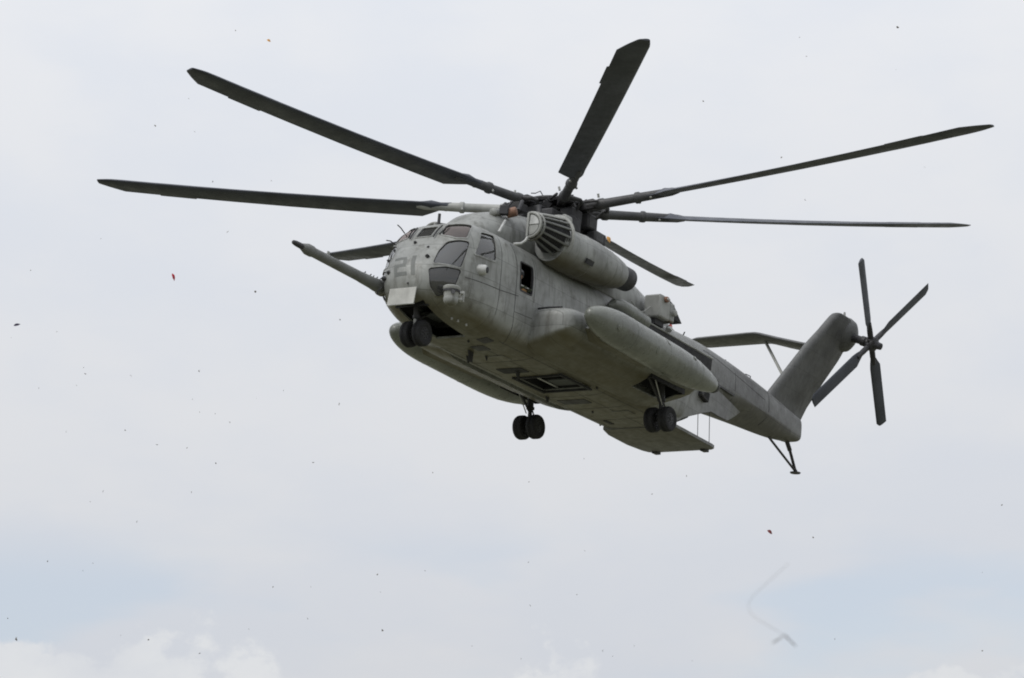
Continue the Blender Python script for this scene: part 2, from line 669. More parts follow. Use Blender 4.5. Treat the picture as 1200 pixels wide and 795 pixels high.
HULL = [
    # x     w     zb    zt    zm    nt   nb
    (1.455, 0.04, 1.40, 1.50, 1.45, 2.0, 2.0),
    (1.475, 0.22, 1.25, 1.64, 1.45, 2.0, 2.0),
    (1.53, 0.41, 1.11, 1.81, 1.45, 2.1, 2.1),
    (1.65, 0.63, 0.98, 2.00, 1.47, 2.15, 2.1),
    (1.80, 0.82, 0.89, 2.19, 1.50, 2.25, 2.2),
    (2.00, 0.98, 0.81, 2.43, 1.54, 2.5, 2.3),
    (2.22, 1.10, 0.75, 2.74, 1.58, 2.9, 2.4),
    (2.50, 1.21, 0.69, 3.02, 1.62, 3.4, 2.6),
    (2.80, 1.275, 0.65, 3.16, 1.66, 3.8, 2.9),
    (3.30, 1.33, 0.60, 3.22, 1.70, 3.8, 3.3),
    (4.00, 1.345, 0.56, 3.24, 1.75, 3.7, 4.2),
    (8.0, 1.345, 0.55, 3.25, 1.80, 3.6, 5.0),
    (12.6, 1.34, 0.55, 3.28, 1.85, 3.4, 5.0),
    (12.9, 1.33, 0.58, 3.30, 1.95, 3.3, 5.0),
    (13.1, 1.32, 0.95, 3.30, 2.05, 3.3, 5.0),
    (13.6, 1.30, 1.55, 3.31, 2.25, 3.2, 5.0),
    (14.6, 1.20, 1.80, 3.34, 2.42, 3.0, 4.0),
    (16.0, 1.00, 1.86, 3.34, 2.40, 3.2, 2.2),
    (17.2, 0.83, 1.88, 3.30, 2.38, 3.6, 1.5),
    (18.7, 0.62, 1.94, 3.24, 2.42, 3.8, 1.3),
    (20.0, 0.46, 2.03, 3.14, 2.46, 3.8, 1.5),
    (21.2, 0.34, 2.20, 3.02, 2.50, 4.0, 2.6),
    (21.56, 0.31, 2.26, 2.97, 2.55, 4.0, 4.0),
    (21.60, 0.29, 2.28, 2.95, 2.55, 4.0, 4.0),
]
hull_g = lofted(HULL)
hull_s = Surf(hull_g)
WIN = {}
WIN['side_window'] = [(2.906, -1.104, 2.89), (3.42, -1.12, 2.95), (3.346, -1.323, 2.279), (2.581, -1.213, 2.241)]
WIN['quarter_window'] = [(1.746, -0.658, 1.837), (1.934, -0.652, 2.181), (2.113, -0.724, 2.429), (2.282, -0.944, 2.503), (2.455, -1.105, 2.49), (2.332, -1.119, 2.154), (2.219, -1.095, 1.829), (1.958, -0.914, 1.851)]
WIN['chin_window'] = [(1.65, -0.596, 1.661), (1.889, -0.874, 1.75), (2.235, -1.105, 1.744), (2.152, -1.054, 1.393), (2.078, -0.934, 1.172), (1.912, -0.719, 1.058), (1.7, -0.645, 1.254)]
WIN['windshield_side'] = [(2.193, -0.50, 2.66), (2.460, -0.41, 2.985), (2.80, -0.92, 3.03), (2.46, -1.03, 2.60), (2.27, -0.86, 2.59)]
WIN['windshield_centre'] = [(2.15, 0.225, 2.645), (2.42, 0.225, 2.955), (2.42, -0.225, 2.955), (2.15, -0.225, 2.645)]
WIN['cabin_window'] = [(4.451, -1.3, 2.60), (5.0, -1.3, 2.60), (5.0, -1.344, 1.90), (4.47, -1.344, 1.90)]
ROUND = {'side_window': 0.10, 'quarter_window': 0.20, 'chin_window': 0.20, 'windshield_side': 0.16, 'windshield_centre': 0.10, 'cabin_window': 0.10}
PANE = {'side_window': 'glass', 'quarter_window': 'glass', 'chin_window': 'glass_dark', 'windshield_side': 'glass_warm', 'windshield_centre': 'glass_dark', 'cabin_window': None}
win_cut = G()
win_parts = []
for wname, poly in WIN.items():
    for sg in ((1,) if wname == 'windshield_centre' else (1, -1)):
        cen = sum((Vector(q) for q in poly), Vector()) / len(poly)
        grow = {'quarter_window': 1.08, 'chin_window': 1.06, 'windshield_side': 1.04}.get(wname, 1.0)
        P = rounded([(q.x, q.y * sg, q.z) for q in [cen + (Vector(p) - cen) * grow for p in poly]], ROUND[wname])
        cg = hull_s.cutter(P)
        win_cut.add(cg.v, cg.f)
        win_parts.append((wname, P, sg))
cut = G()
cut.add(win_cut.v, win_cut.f)
# nose wheel bay and belly hatch are real openings
cut.box((2.75, 0, 0.55), (1.9, 0.84, 0.9))
HX0, HX1, HY0, HY1 = 7.35, 8.72, -0.88, 0.46
cut.box(((HX0 + HX1) / 2, (HY0 + HY1) / 2, 0.52), (HX1 - HX0, HY1 - HY0, 0.5))
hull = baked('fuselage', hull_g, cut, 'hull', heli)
for wname, P, sg in win_parts:
    wide = {'cabin_window': 0.03, 'side_window': 0.055}.get(wname, 0.03)
    fr = hull_s.bead(P, wide, -0.045, 0.012, 0.004).build(wname, 'char' if wname == 'cabin_window' else 'hull', heli, ang=60)
    if PANE[wname]:
        hull_s.slab(P, -0.030, -0.022, 6).build('pane', PANE[wname], fr, ang=60)
        hull_s.bead(P, 0.002, -0.034, -0.012, 0.022).build('gasket', 'char', fr, ang=60)

# bays behind the openings
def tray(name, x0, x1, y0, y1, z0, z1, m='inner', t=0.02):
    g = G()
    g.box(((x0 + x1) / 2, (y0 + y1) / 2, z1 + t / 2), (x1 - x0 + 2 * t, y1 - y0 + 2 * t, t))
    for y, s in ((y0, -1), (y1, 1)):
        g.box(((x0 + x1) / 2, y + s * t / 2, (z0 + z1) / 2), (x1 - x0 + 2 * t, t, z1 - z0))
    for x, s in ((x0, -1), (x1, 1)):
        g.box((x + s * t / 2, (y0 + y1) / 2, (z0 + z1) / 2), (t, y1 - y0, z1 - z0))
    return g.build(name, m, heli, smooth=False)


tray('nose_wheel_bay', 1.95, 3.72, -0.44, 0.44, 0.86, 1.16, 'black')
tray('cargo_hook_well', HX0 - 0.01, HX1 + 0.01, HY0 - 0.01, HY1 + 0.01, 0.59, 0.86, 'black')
g = G()
hz = 0.53
for (cx, cy, sx, sy) in (((HX0 + HX1) / 2, HY0 - 0.02, HX1 - HX0 + 0.16, 0.07), ((HX0 + HX1) / 2, HY1 + 0.02, HX1 - HX0 + 0.16, 0.07),
                         (HX0 - 0.02, (HY0 + HY1) / 2, 0.07, HY1 - HY0 - 0.04), (HX1 + 0.02, (HY0 + HY1) / 2, 0.07, HY1 - HY0 - 0.04)):
    g.box((cx, cy, hz), (sx, sy, 0.05))
fr_ = g.build('hatch_frame', 'black', heli, bevel=0.008)
G().box((HX1 - 0.36, (HY0 + HY1) / 2 - 0.15, 0.66), (0.55, 0.85, 0.04)).build('hatch_door', 'inner', heli, bevel=0.01)
G().tube([(HX0 + 0.05, 0.02, 0.62), (HX1 - 0.05, 0.02, 0.62)], 0.025, 8).build('hook_beam', 'steel', heli)

# rotor pylon fairing on the roof
HUMP = [
    (3.25, 0.10, 3.02, 3.20, 3.10, 2.2, 2.2),
    (3.45, 0.45, 3.00, 3.42, 3.10, 2.3, 2.2),
    (3.9, 0.68, 2.98, 3.75, 3.10, 2.5, 2.2),
    (4.6, 0.82, 2.95, 4.02, 3.10, 2.7, 2.2),
    (5.6, 0.92, 2.95, 4.25, 3.10, 2.8, 2.2),
    (7.0, 1.00, 2.95, 4.42, 3.10, 2.8, 2.2),
    (8.6, 1.05, 2.95, 4.42, 3.10, 2.8, 2.2),
    (10.0, 1.05, 2.95, 4.20, 3.10, 2.8, 2.2),
    (11.2, 1.00, 2.95, 3.92, 3.10, 2.7, 2.2),
    (12.6, 0.80, 2.95, 3.62, 3.10, 2.5, 2.2),
    (14.2, 0.45, 3.00, 3.42, 3.10, 2.4, 2.2),
    (15.2, 0.15, 3.05, 3.30, 3.10, 2.2, 2.2),
]
hump_g = lofted(HUMP, 56, 0.2)
hump_g.build('rotor_pylon_fairing', 'hull', heli)


# ------------------------------------------------------------------ sponsons, tanks, main gear
sp_g = []


def sponson(sgn):
    rows = []
    ys = [1.15, 1.5, 1.9, 2.15, 2.30, 2.36]
    for i, y in enumerate(ys):
        t = [0, 0, 0, 0.05, 0.16, 0.34][i]
        xf, xr = 5.15 + t * 0.9, 11.75 - t * 0.8
        zt, zb = 1.74 - t * 0.55, 0.575 + t * 0.75
        zb += max(0, y - 1.2) * 0.34
        ring = []
        for k in range(64):
            a = 2 * PI * k / 64
            c, s = math.cos(a), math.sin(a)
            u = sgnpow(c, 0.26)
            x = (xf + xr) / 2 - (xr - xf) / 2 * u
            taper = 1 - 0.42 * max(0, (x - 9.8) / 1.95) ** 1.5
            zmid = 1.2
            z = zmid + ((zt - zmid) * taper if s > 0 else (zmid - zb) * (1 - 0.25 * max(0, (x - 10.6) / 1.15))) * sgnpow(s, 0.40)
            ring.append((x, y * sgn, z))
        rows.append(ring)
    g = G().loft(rows)
    sp_g.append((sgn, g))
    cut = G().box((10.3, sgn * 1.96, 0.62), (1.7, 0.56, 0.75))
    return baked('sponson', g, cut, 'hull', heli, 0.03)


def gear(sgn, label):
    x0, y0, zw = 10.51, 1.98 * sgn, 0.12
    g = G()
    g.tube([(x0 - 0.05, y0, 1.15), (x0, y0, 0.62)], 0.085, 14)
    g.tube([(x0, y0, 0.64), (x0, y0, 0.20)], [0.055, 0.055], 14)
    g.tube([(x0, y0, 0.66), (x0, y0, 0.60)], 0.11, 14)
    g.tube([(x0, y0 - 0.33, zw), (x0, y0 + 0.33, zw)], 0.05, 12)
    g.tube([(x0, y0, 0.26), (x0, y0, 0.08)], 0.085, 12)
    g.tube([(x0 - 0.72, y0, 1.05), (x0 - 0.06, y0, 0.55)], 0.035, 8)
    g.tube([(x0 + 0.10, y0, 0.60), (x0 + 0.26, y0, 0.42), (x0 + 0.08, y0, 0.22)], 0.022, 6)
    st = g.build('main_landing_gear', 'char', heli)
    G().tube([(x0 - 0.55, y0 + 0.10 * sgn, 1.02), (x0 - 0.07, y0 + 0.07 * sgn, 0.48)], 0.016, 6).build('brake_line', 'steel', st)
    for s in (-1, 1):
        wheel((x0, y0 + s * 0.205, zw), 0.325, 0.27, st)
    return st


def wheel(c, r, w, parent):
    h = w / 2
    prof = [(-h * 0.78, r * 0.50), (-h * 0.92, r * 0.62), (-h, r * 0.78), (-h * 0.88, r * 0.92), (-h * 0.60, r * 0.985), (-h * 0.34, r)]
    gr = []
    for y in (-0.22, 0.0, 0.22):
        gr += [(h * (y - 0.09), r), (h * (y - 0.06), r * 0.975), (h * (y + 0.06), r * 0.975), (h * (y + 0.09), r)]
    prof = prof + gr + [(-a, b) for a, b in reversed(prof)]
    t = G().rev(prof, c, (0, 1, 0), 36).build('tyre', 'tyre', parent)
    g = G().rev([(-h * 0.80, r * 0.20), (-h * 0.80, r * 0.46), (-h * 0.6, r * 0.54), (h * 0.6, r * 0.54), (h * 0.80, r * 0.46), (h * 0.80, r * 0.20)], c, (0, 1, 0), 24)
    for s in (-1, 1):
        g.rev([(0, r * 0.18), (h * 0.18, r * 0.16), (h * 0.2, 0.001)], (c[0], c[1] + s * h * 0.79, c[2]), (0, s, 0), 14)
        for k in range(8):
            a = k * PI / 4
            g.rev([(0, 0.018), (0.02, 0.016)], (c[0] + math.cos(a) * r * 0.34, c[1] + s * h * 0.79, c[2] + math.sin(a) * r * 0.34), (0, s, 0), 8)
    g.build('wheel_rim', 'char', parent)
    return t


TANK_Y = 2.86


def tank(sgn):
    a, b = Vector((5.20, TANK_Y * sgn, 1.42)), Vector((11.62, TANK_Y * sgn, 1.22))
    L = (b - a).length
    prof = []
    for k in range(1, 41):
        t = (k / 40) ** 1.7
        r = 0.43
        if t < 0.24:
            r *= math.sqrt(max(0, 1 - ((0.24 - t) / 0.24) ** 2)) ** 0.95
        elif t > 0.55:
            q = (t - 0.55) / 0.45
            r *= (1 - q ** 2.9 * 0.62)
        prof.append((t * L, r))
    prof += [(L + 0.05, 0.15), (L + 0.09, 0.08), (L + 0.10, 0.01)]
    o = G().rev(prof, a, b - a, 40).build('fuel_tank', 'olive', heli)
    ax = (b - a).normalized()
    for d in (1.75, 3.4, 5.2):
        r = np.interp(d, [p[0] for p in prof], [p[1] for p in prof])
        G().rev([(-0.02, r - 0.01), (-0.016, r + 0.004), (0.016, r + 0.004), (0.02, r - 0.012)], a + ax * d, ax, 40).build('seam_band', 'olive', o)
    G().rev([(-0.10, 0.200), (0.0, 0.176), (0.06, 0.15), (0.11, 0.08), (0.12, 0.01)], b, ax, 24).build('tail_cap', 'char', o)
    for d, rr in ((1.1, 0.07), (3.0, 0.09), (4.4, 0.06)):
        r = np.interp(d, [p[0] for p in prof], [p[1] for p in prof])
        for ang in (35, -20):
            u = Vector((0, sgn * math.cos(R_(ang)), math.sin(R_(ang))))
            G().rev([(-0.03, rr), (0.004, rr), (0.008, rr * 0.85), (0.008, 0.01)], a + ax * (d + ang * 0.01) + u * r, u, 18).build('filler_cap', 'olive', o)
    # strut that carries the tank off the sponson
    y1, y2 = 2.28 * sgn, 2.62 * sgn
    sec = lambda y, c: [(5.9 + c, y, 1.26), (6.3, y, 1.50), (8.8, y, 1.48), (9.6 - c, y, 1.24), (8.8, y, 1.02), (6.3, y, 1.02)]
    G().loft([sec(y1, 0), sec(y2, 0.1)]).build('tank_pylon', 'hull', heli, bevel=0.02)
    return o


for s_ in (-1, 1):
    sp = sponson(s_)
    G().tube([(5.34, s_ * 1.34, 1.665), (5.30, s_ * 1.7, 1.66), (5.32, s_ * 2.05, 1.65)], 0.022, 6).build('sponson_seal', 'char', sp)
    G().rev([(-0.03, 0.05), (0.012, 0.05), (0.014, 0.01)], (5.22, s_ * 1.66, 1.50), (-1, 0, 0.25), 12).build('sponson_port', 'black', sp)
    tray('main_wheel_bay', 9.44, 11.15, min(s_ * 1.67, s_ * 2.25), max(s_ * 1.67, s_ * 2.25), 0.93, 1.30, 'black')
    gear(s_, '')
    tank(s_)

# ------------------------------------------------------------------ nose gear and door
g = G()
g.tube([(2.12, 0, 1.05), (2.18, 0, 0.66)], 0.07, 14)
g.tube([(2.18, 0, 0.68), (2.22, 0, 0.30)], 0.045, 12)
g.tube([(2.18, 0, 0.71), (2.185, 0, 0.64)], 0.09, 12)
g.tube([(2.22, -0.24, 0.28), (2.22, 0.24, 0.28)], 0.04, 10)
g.tube([(2.85, 0, 1.02), (2.25, 0, 0.62)], 0.03, 8)
ng = g.build('nose_landing_gear', 'char', heli)
G().tube([(2.10, -0.02, 0.60), (2.12, -0.02, 0.42), (2.18, -0.03, 0.27)], [0.028, 0.042, 0.015], 8).build('torque_link', 'white', ng)
for s_ in (-1, 1):
    wheel((2.22, s_ * 0.175, 0.27), 0.315, 0.23, ng)
dr = G().box((1.47, -0.03, 0.98), (0.03, 0.76, 0.42), Matrix.Rotation(R_(8), 3, 'Y')).build('nose_gear_door', 'pale', heli, bevel=0.008)
g = G()
for s_ in (-1, 1):
    g.tube([(1.50, s_ * 0.30, 1.1), (1.75, s_ * 0.26, 1.02)], 0.018, 6)
g.box((1.442, -0.03, 0.772), (0.05, 0.76, 0.02))
g.build('door_hinge', 'white', dr)

# ------------------------------------------------------------------ refuelling probe
pa, pb = Vector((1.98, 0.88, 1.37)), Vector((-1.70, 0.88, 1.44))
ax = (pb - pa).normalized()
L = (pb - pa).length
pr_ = G().rev([(-0.5, 0.165), (0.0, 0.165), (0.35, 0.160), (0.5, 0.145), (0.95, 0.132), (1.0, 0.125), (L - 0.80, 0.115), (L - 0.72, 0.135), (L - 0.56, 0.135), (L - 0.36, 0.075)], pa, ax, 26).build('refuelling_probe', 'probe', heli)
G().rev([(0, 0.055), (0.05, 0.07), (0.24, 0.065), (0.34, 0.05), (0.37, 0.03)], pa + ax * (L - 0.37), ax, 16).build('probe_nozzle', 'char', pr_)
G().rev([(0, 0.17), (0.02, 0.20), (0.10, 0.20), (0.13, 0.17)], pa + ax * 0.02, ax, 26).build('probe_collar', 'hull', pr_)
G().box(pa + ax * 2.28 + Vector((0, 0.02, 0.16)), (0.08, 0.03, 0.12)).build('probe_lamp', 'light', pr_, bevel=0.008)
for d, q in ((0.22, 0.16), (0.35, 0.155), (0.5, 0.14), (0.62, 0.14), (0.85, 0.13)):
    G().tube([pa + ax * d + Vector((0, 0, q)), pa + ax * (d - 0.02) + Vector((0, -0.03, q + 0.045))], 0.014, 6).build('probe_fitting', 'char', pr_)

# ------------------------------------------------------------------ sensor turret, lamps and small fittings on the nose
tx, ty, tz = 1.80, -1.20, 1.02
tur = G().rev([(0, 0.18), (0.02, 0.205), (0.07, 0.205), (0.09, 0.19), (0.24, 0.172), (0.26, 0.17)], (tx, ty, tz + 0.20), (0, 0, -1), 26).build('sensor_turret', 'light', heli)
G().rev([(0.0, 0.165), (0.05, 0.18), (0.12, 0.17), (0.18, 0.13), (0.22, 0.07), (0.235, 0.01)], (tx, ty, tz - 0.05), (0, 0, -1), 24).build('turret_ball', 'hull', tur)
G().rev([(0, 0.18), (0.0, 0.206), (0.055, 0.206), (0.055, 0.18)], (tx, ty, tz + 0.105), (0, 0, -1), 26).build('turret_band', 'char', tur)
g = G()
g.tube([(tx + 0.15, ty + 0.02, tz + 0.10), (tx + 0.42, ty + 0.03, tz + 0.16), (tx + 0.55, ty + 0.03, tz + 0.18)], 0.03, 8)
g.tube([(tx + 0.17, ty + 0.02, tz - 0.02), (tx + 0.42, ty + 0.03, tz + 0.0), (tx + 0.55, ty + 0.03, tz + 0.02)], 0.03, 8)
g.box((tx + 0.52, ty + 0.04, tz + 0.10), (0.05, 0.10, 0.26))
g.tube([(tx + 0.50, ty + 0.05, tz + 0.12), (tx + 0.62, ty + 0.25, tz + 0.12)], 0.04, 8)
g.build('turret_bracket', 'light', tur, bevel=0.006)
G().rev([(0, 0.03), (0.03, 0.055), (0.05, 0.05)], (tx - 0.12, ty - 0.12, tz + 0.02), (-0.7, -0.7, 0), 14).build('turret_lens', 'glass_dark', tur)

sx_, sy_, sz_ = 2.80, -1.22, 1.92
d_ = Vector((0.30, -0.95, -0.03)).normalized()
sen = G().rev([(-0.10, 0.12), (0.0, 0.13), (0.16, 0.125), (0.20, 0.105), (0.21, 0.09)], (sx_, sy_, sz_), d_, 24).build('warning_sensor', 'white', heli)
G().rev([(0.0, 0.085), (0.03, 0.07), (0.032, 0.03)], Vector((sx_, sy_, sz_)) + d_ * 0.205, d_, 20).build('sensor_lens', 'char', sen)

# writing on the nose: 21
def nose_mark(name, quad, cells, m='mark', lo=-0.004, hi=0.0035):
    """cells are polygons in the unit square of the four corner points (TL, TR, BR, BL)"""
    tl, tr, br, bl = [Vector(q) for q in quad]
    nr = Vector((-0.93, 0, 0.36))
    g = G()
    for (u0, v0, u1, v1) in cells:
        nu, nv = max(2, int((u1 - u0) * 12)), max(2, int((v1 - v0) * 12))
        T, B = [], []
        for j in range(nv + 1):
            for i in range(nu + 1):
                u, v = u0 + (u1 - u0) * i / nu, v0 + (v1 - v0) * j / nv
                q = tl.lerp(tr, u).lerp(bl.lerp(br, u), v)
                T.append(hull_s.drop(q, nr, hi))
                B.append(hull_s.drop(q, nr, lo))
        b = len(g.v)
        n = len(T)
        g.v += [tuple(q) for q in T + B]
        for j in range(nv):
            for i in range(nu):
                a = b + j * (nu + 1) + i
                g.f.append((a, a + 1, a + nu + 2, a + nu + 1))
                g.f.append((a + n, a + n + nu + 1, a + n + nu + 2, a + n + 1))
        rim = [j for j in range(nu + 1)] + [(k + 1) * (nu + 1) - 1 for k in range(1, nv + 1)] + [nv * (nu + 1) + i for i in range(nu - 1, -1, -1)] + [k * (nu + 1) for k in range(nv - 1, 0, -1)]
        for k in range(len(rim)):
            p, q = rim[k], rim[(k + 1) % len(rim)]
            g.f.append((b + p, b + p + n, b + q + n, b + q))
    return g.build(name, m, heli)


two = nose_mark('number_two', [(1.745, 0.471, 2.01), (1.66, 0.02, 1.99), (1.46, -0.12, 1.482), (1.472, 0.235, 1.462)],
                [(0.04, 0.0, 0.93, 0.17), (0.72, 0.17, 1.0, 0.42), (0.06, 0.42, 0.93, 0.58), (0.0, 0.58, 0.27, 0.83), (0.0, 0.83, 1.0, 1.0)])
tag(two, 'dark grey numeral 2 painted on the nose')
one = nose_mark('number_one', [(1.671, -0.085, 2.024), (1.686, -0.195, 2.031), (1.506, -0.325, 1.495), (1.48, -0.228, 1.484)], [(0, 0, 1, 1)])
tag(one, 'dark grey numeral 1 painted on the nose')


def on_hull(p, off=0.0, nr=None):
    p = Vector(p)
    h = hull_s.b.find_nearest(p)
    return h[0] + h[1] * off, h[1]


# stub fittings scattered over the nose
for p, r, ln in (((2.028, 0.127, 2.467), 0.055, 0.05), ((1.908, -0.342, 2.284), 0.045, 0.03), ((1.732, -0.469, 1.989), 0.06, 0.07), ((2.036, 0.705, 2.307), 0.045, 0.05), ((1.875, 0.733, 2.007), 0.05, 0.06),
                 ((1.581, 0.485, 1.625), 0.06, 0.06), ((1.48, -0.16, 1.291), 0.03, 0.05), ((1.64, 0.62, 1.50), 0.07, 0.10)):
    q, nn_ = on_hull(p)
    if nn_.dot(q - Vector((3.2, 0, 1.7))) < 0:
        nn_ = -nn_
    G().rev([(-0.02, r), (ln * 0.5, r * 0.9), (ln, r * 0.5), (ln + 0.01, r * 0.2)], q, nn_, 4 if r > 0.05 else 3).build('nose_fitting', 'char', heli)
# wipers
for sg in (-1, 1):
    P = [Vector((2.10, sg * 0.335, 2.58)), Vector((2.25, sg * 0.34, 2.76)), Vector((2.40, sg * 0.36, 2.94))]
    g = G().tube([on_hull(p, 0.05)[0] if on_hull(p)[1].x < 0 else on_hull(p, -0.05)[0] for p in P], 0.018, 6)
    wp = g.build('wiper', 'char', heli)
    P = [Vector((2.17, sg * 0.44, 2.67)), Vector((2.30, sg * 0.47, 2.80)), Vector((2.46, sg * 0.50, 2.97))]
    G().tube([on_hull(p, 0.03)[0] if on_hull(p)[1].x < 0 else on_hull(p, -0.03)[0] for p in P], 0.016, 6).build('wiper_blade', 'black', wp)
G().tube([(2.72, 0.0, 3.10), (2.72, 0.0, 3.40)], [0.04, 0.035], 10).build('whip_antenna', 'char', heli)
G().tube([on_hull((2.22, 0.86, 2.55))[0], (2.08, 0.90, 2.60), (1.95, 0.93, 2.58)], 0.014, 6).build('pitot_tube', 'char', heli)
G().tube([on_hull((2.52, 0.85, 2.95))[0], (2.44, 0.90, 3.04), (2.36, 0.95, 3.10)], 0.014, 6).build('pitot_tube', 'char', heli)
G().tube([(1.60, 0.66, 1.30), (1.52, 0.72, 1.18), (1.55, 0.74, 1.10)], 0.016, 6).build('drain_tube', 'char', heli)


# seams and door outlines: thin strips lying on the skin
def seam(points, name='panel_seam', m='char', r=0.008, par=None):
    out = []
    for a, b in zip(points[:-1], points[1:]):
        a, b = Vector(a), Vector(b)
        k = max(2, int((b - a).length / 0.10))
        for i in range(k):
            out.append(on_hull(a.lerp(b, i / k))[0])
    out.append(on_hull(points[-1])[0])
    return G().tube(out, r, 6).build(name, m, par or heli)


for sg in (-1, 1):
    seam([(2.36, sg * 1.17, 1.61), (3.6, sg * 1.34, 1.64), (4.42, sg * 1.35, 1.72)])
    seam([(4.20, sg * 1.15, 3.0), (4.28, sg * 1.35, 2.5), (4.30, sg * 1.35, 1.2), (4.42, sg * 1.2, 0.70), (4.6, sg * 0.9, 0.55)])
    seam([(3.62, sg * 1.15, 3.0), (3.60, sg * 1.34, 2.3), (3.58, sg * 1.34, 1.0)], r=0.006)
    seam([(5.10, sg * 1.2, 2.9), (5.12, sg * 1.35, 2.4), (5.12, sg * 1.35, 1.75)], r=0.006)
    seam([(4.3, sg * 1.35, 1.30), (5.1, sg * 1.35, 1.34)], r=0.006)
    seam([(13.9, sg * 1.27, 2.95), (18.6, sg * 0.60, 2.75)], r=0.007)
    seam([(18.9, sg * 0.3, 3.2), (18.95, sg * 0.58, 2.6), (18.9, sg * 0.3, 2.1)], r=0.010)
    seam([(16.2, sg * 0.6, 3.25), (16.2, sg * 1.0, 2.6), (16.2, sg * 0.7, 2.0)], r=0.006)
for y in (-0.95, 0.78, -0.3):
    seam([(4.4, y, 0.5), (7.2, y, 0.5)], r=0.006)
    seam([(8.9, y, 0.5), (12.6, y, 0.5)], r=0.006)
for x in (5.9, 9.35, 10.6, 11.8):
    seam([(x, -1.0, 0.5), (x, 1.0, 0.5)], r=0.006)
seam([(4.6, 0.84, 0.5), (8.0, 0.95, 0.5), (10.2, 1.04, 0.5)], 'chine_highlight', 'light', 0.02)  # lit edge of the starboard chine, painted as a thin pale strip


# recessed-looking plates, drains and aerials under the belly
def belly_plate(name, x0, x1, y0, y1, m, skew=0.0, th=0.012):
    z = 0.55
    P = [(x0, y0, z), (x1, y0, z), (x1 + skew, y1, z), (x0 + skew, y1, z)]
    return hull_s.slab(rounded(P, 0.08, 2, 3), -0.02, th, 3).build(name, m, heli, ang=50)


belly_plate('access_hatch', 6.48, 6.92, -0.24, 0.50, 'black')
belly_plate('access_hatch', 9.66, 10.08, -0.18, 0.66, 'char')
belly_plate('access_hatch', 11.85, 12.25, 0.42, 0.55, 'black')
belly_plate('access_hatch', 5.35, 5.80, -0.42, 0.10, 'hull', 0, 0.018)
belly_plate('access_hatch', 4.45, 4.85, -0.42, -0.05, 'char', 0, 0.01)
belly_plate('access_hatch', 11.0, 11.45, -0.7, -0.2, 'hull', 0, 0.018)
belly_plate('access_hatch', 3.95, 4.30, -0.85, -0.55, 'char', 0, 0.01)
for (x, y, h, c) in ((4.72, 0.17, 0.26, 0.22), (5.18, 0.52, 0.16, 0.14), (5.30, 0.05, 0.10, 0.10), (6.7, 0.05, 0.14, 0.2), (9.2, 0.7, 0.12, 0.16)):
    G().loft([[(x, y - 0.02, 0.56), (x + c, y - 0.015, 0.56), (x + c, y + 0.015, 0.56), (x, y + 0.02, 0.56)],
              [(x + 0.08, y - 0.008, 0.55 - h), (x + c, y - 0.006, 0.55 - h), (x + c, y + 0.006, 0.55 - h), (x + 0.08, y + 0.008, 0.55 - h)]]).build('blade_aerial', 'char', heli)
for (x, y) in ((2.80, -0.80), (3.08, -0.87), (2.62, -0.74), (4.0, -0.3), (10.9, 0.3), (8.9, -1.05)):
    q, nn_ = on_hull((x, y, 0.5))
    G().rev([(-0.02, 0.03), (0.04, 0.028), (0.05, 0.01)], q, (0, -0.3, -1), 10).build('drain_stub', 'white' if x < 3.5 else 'char', heli)

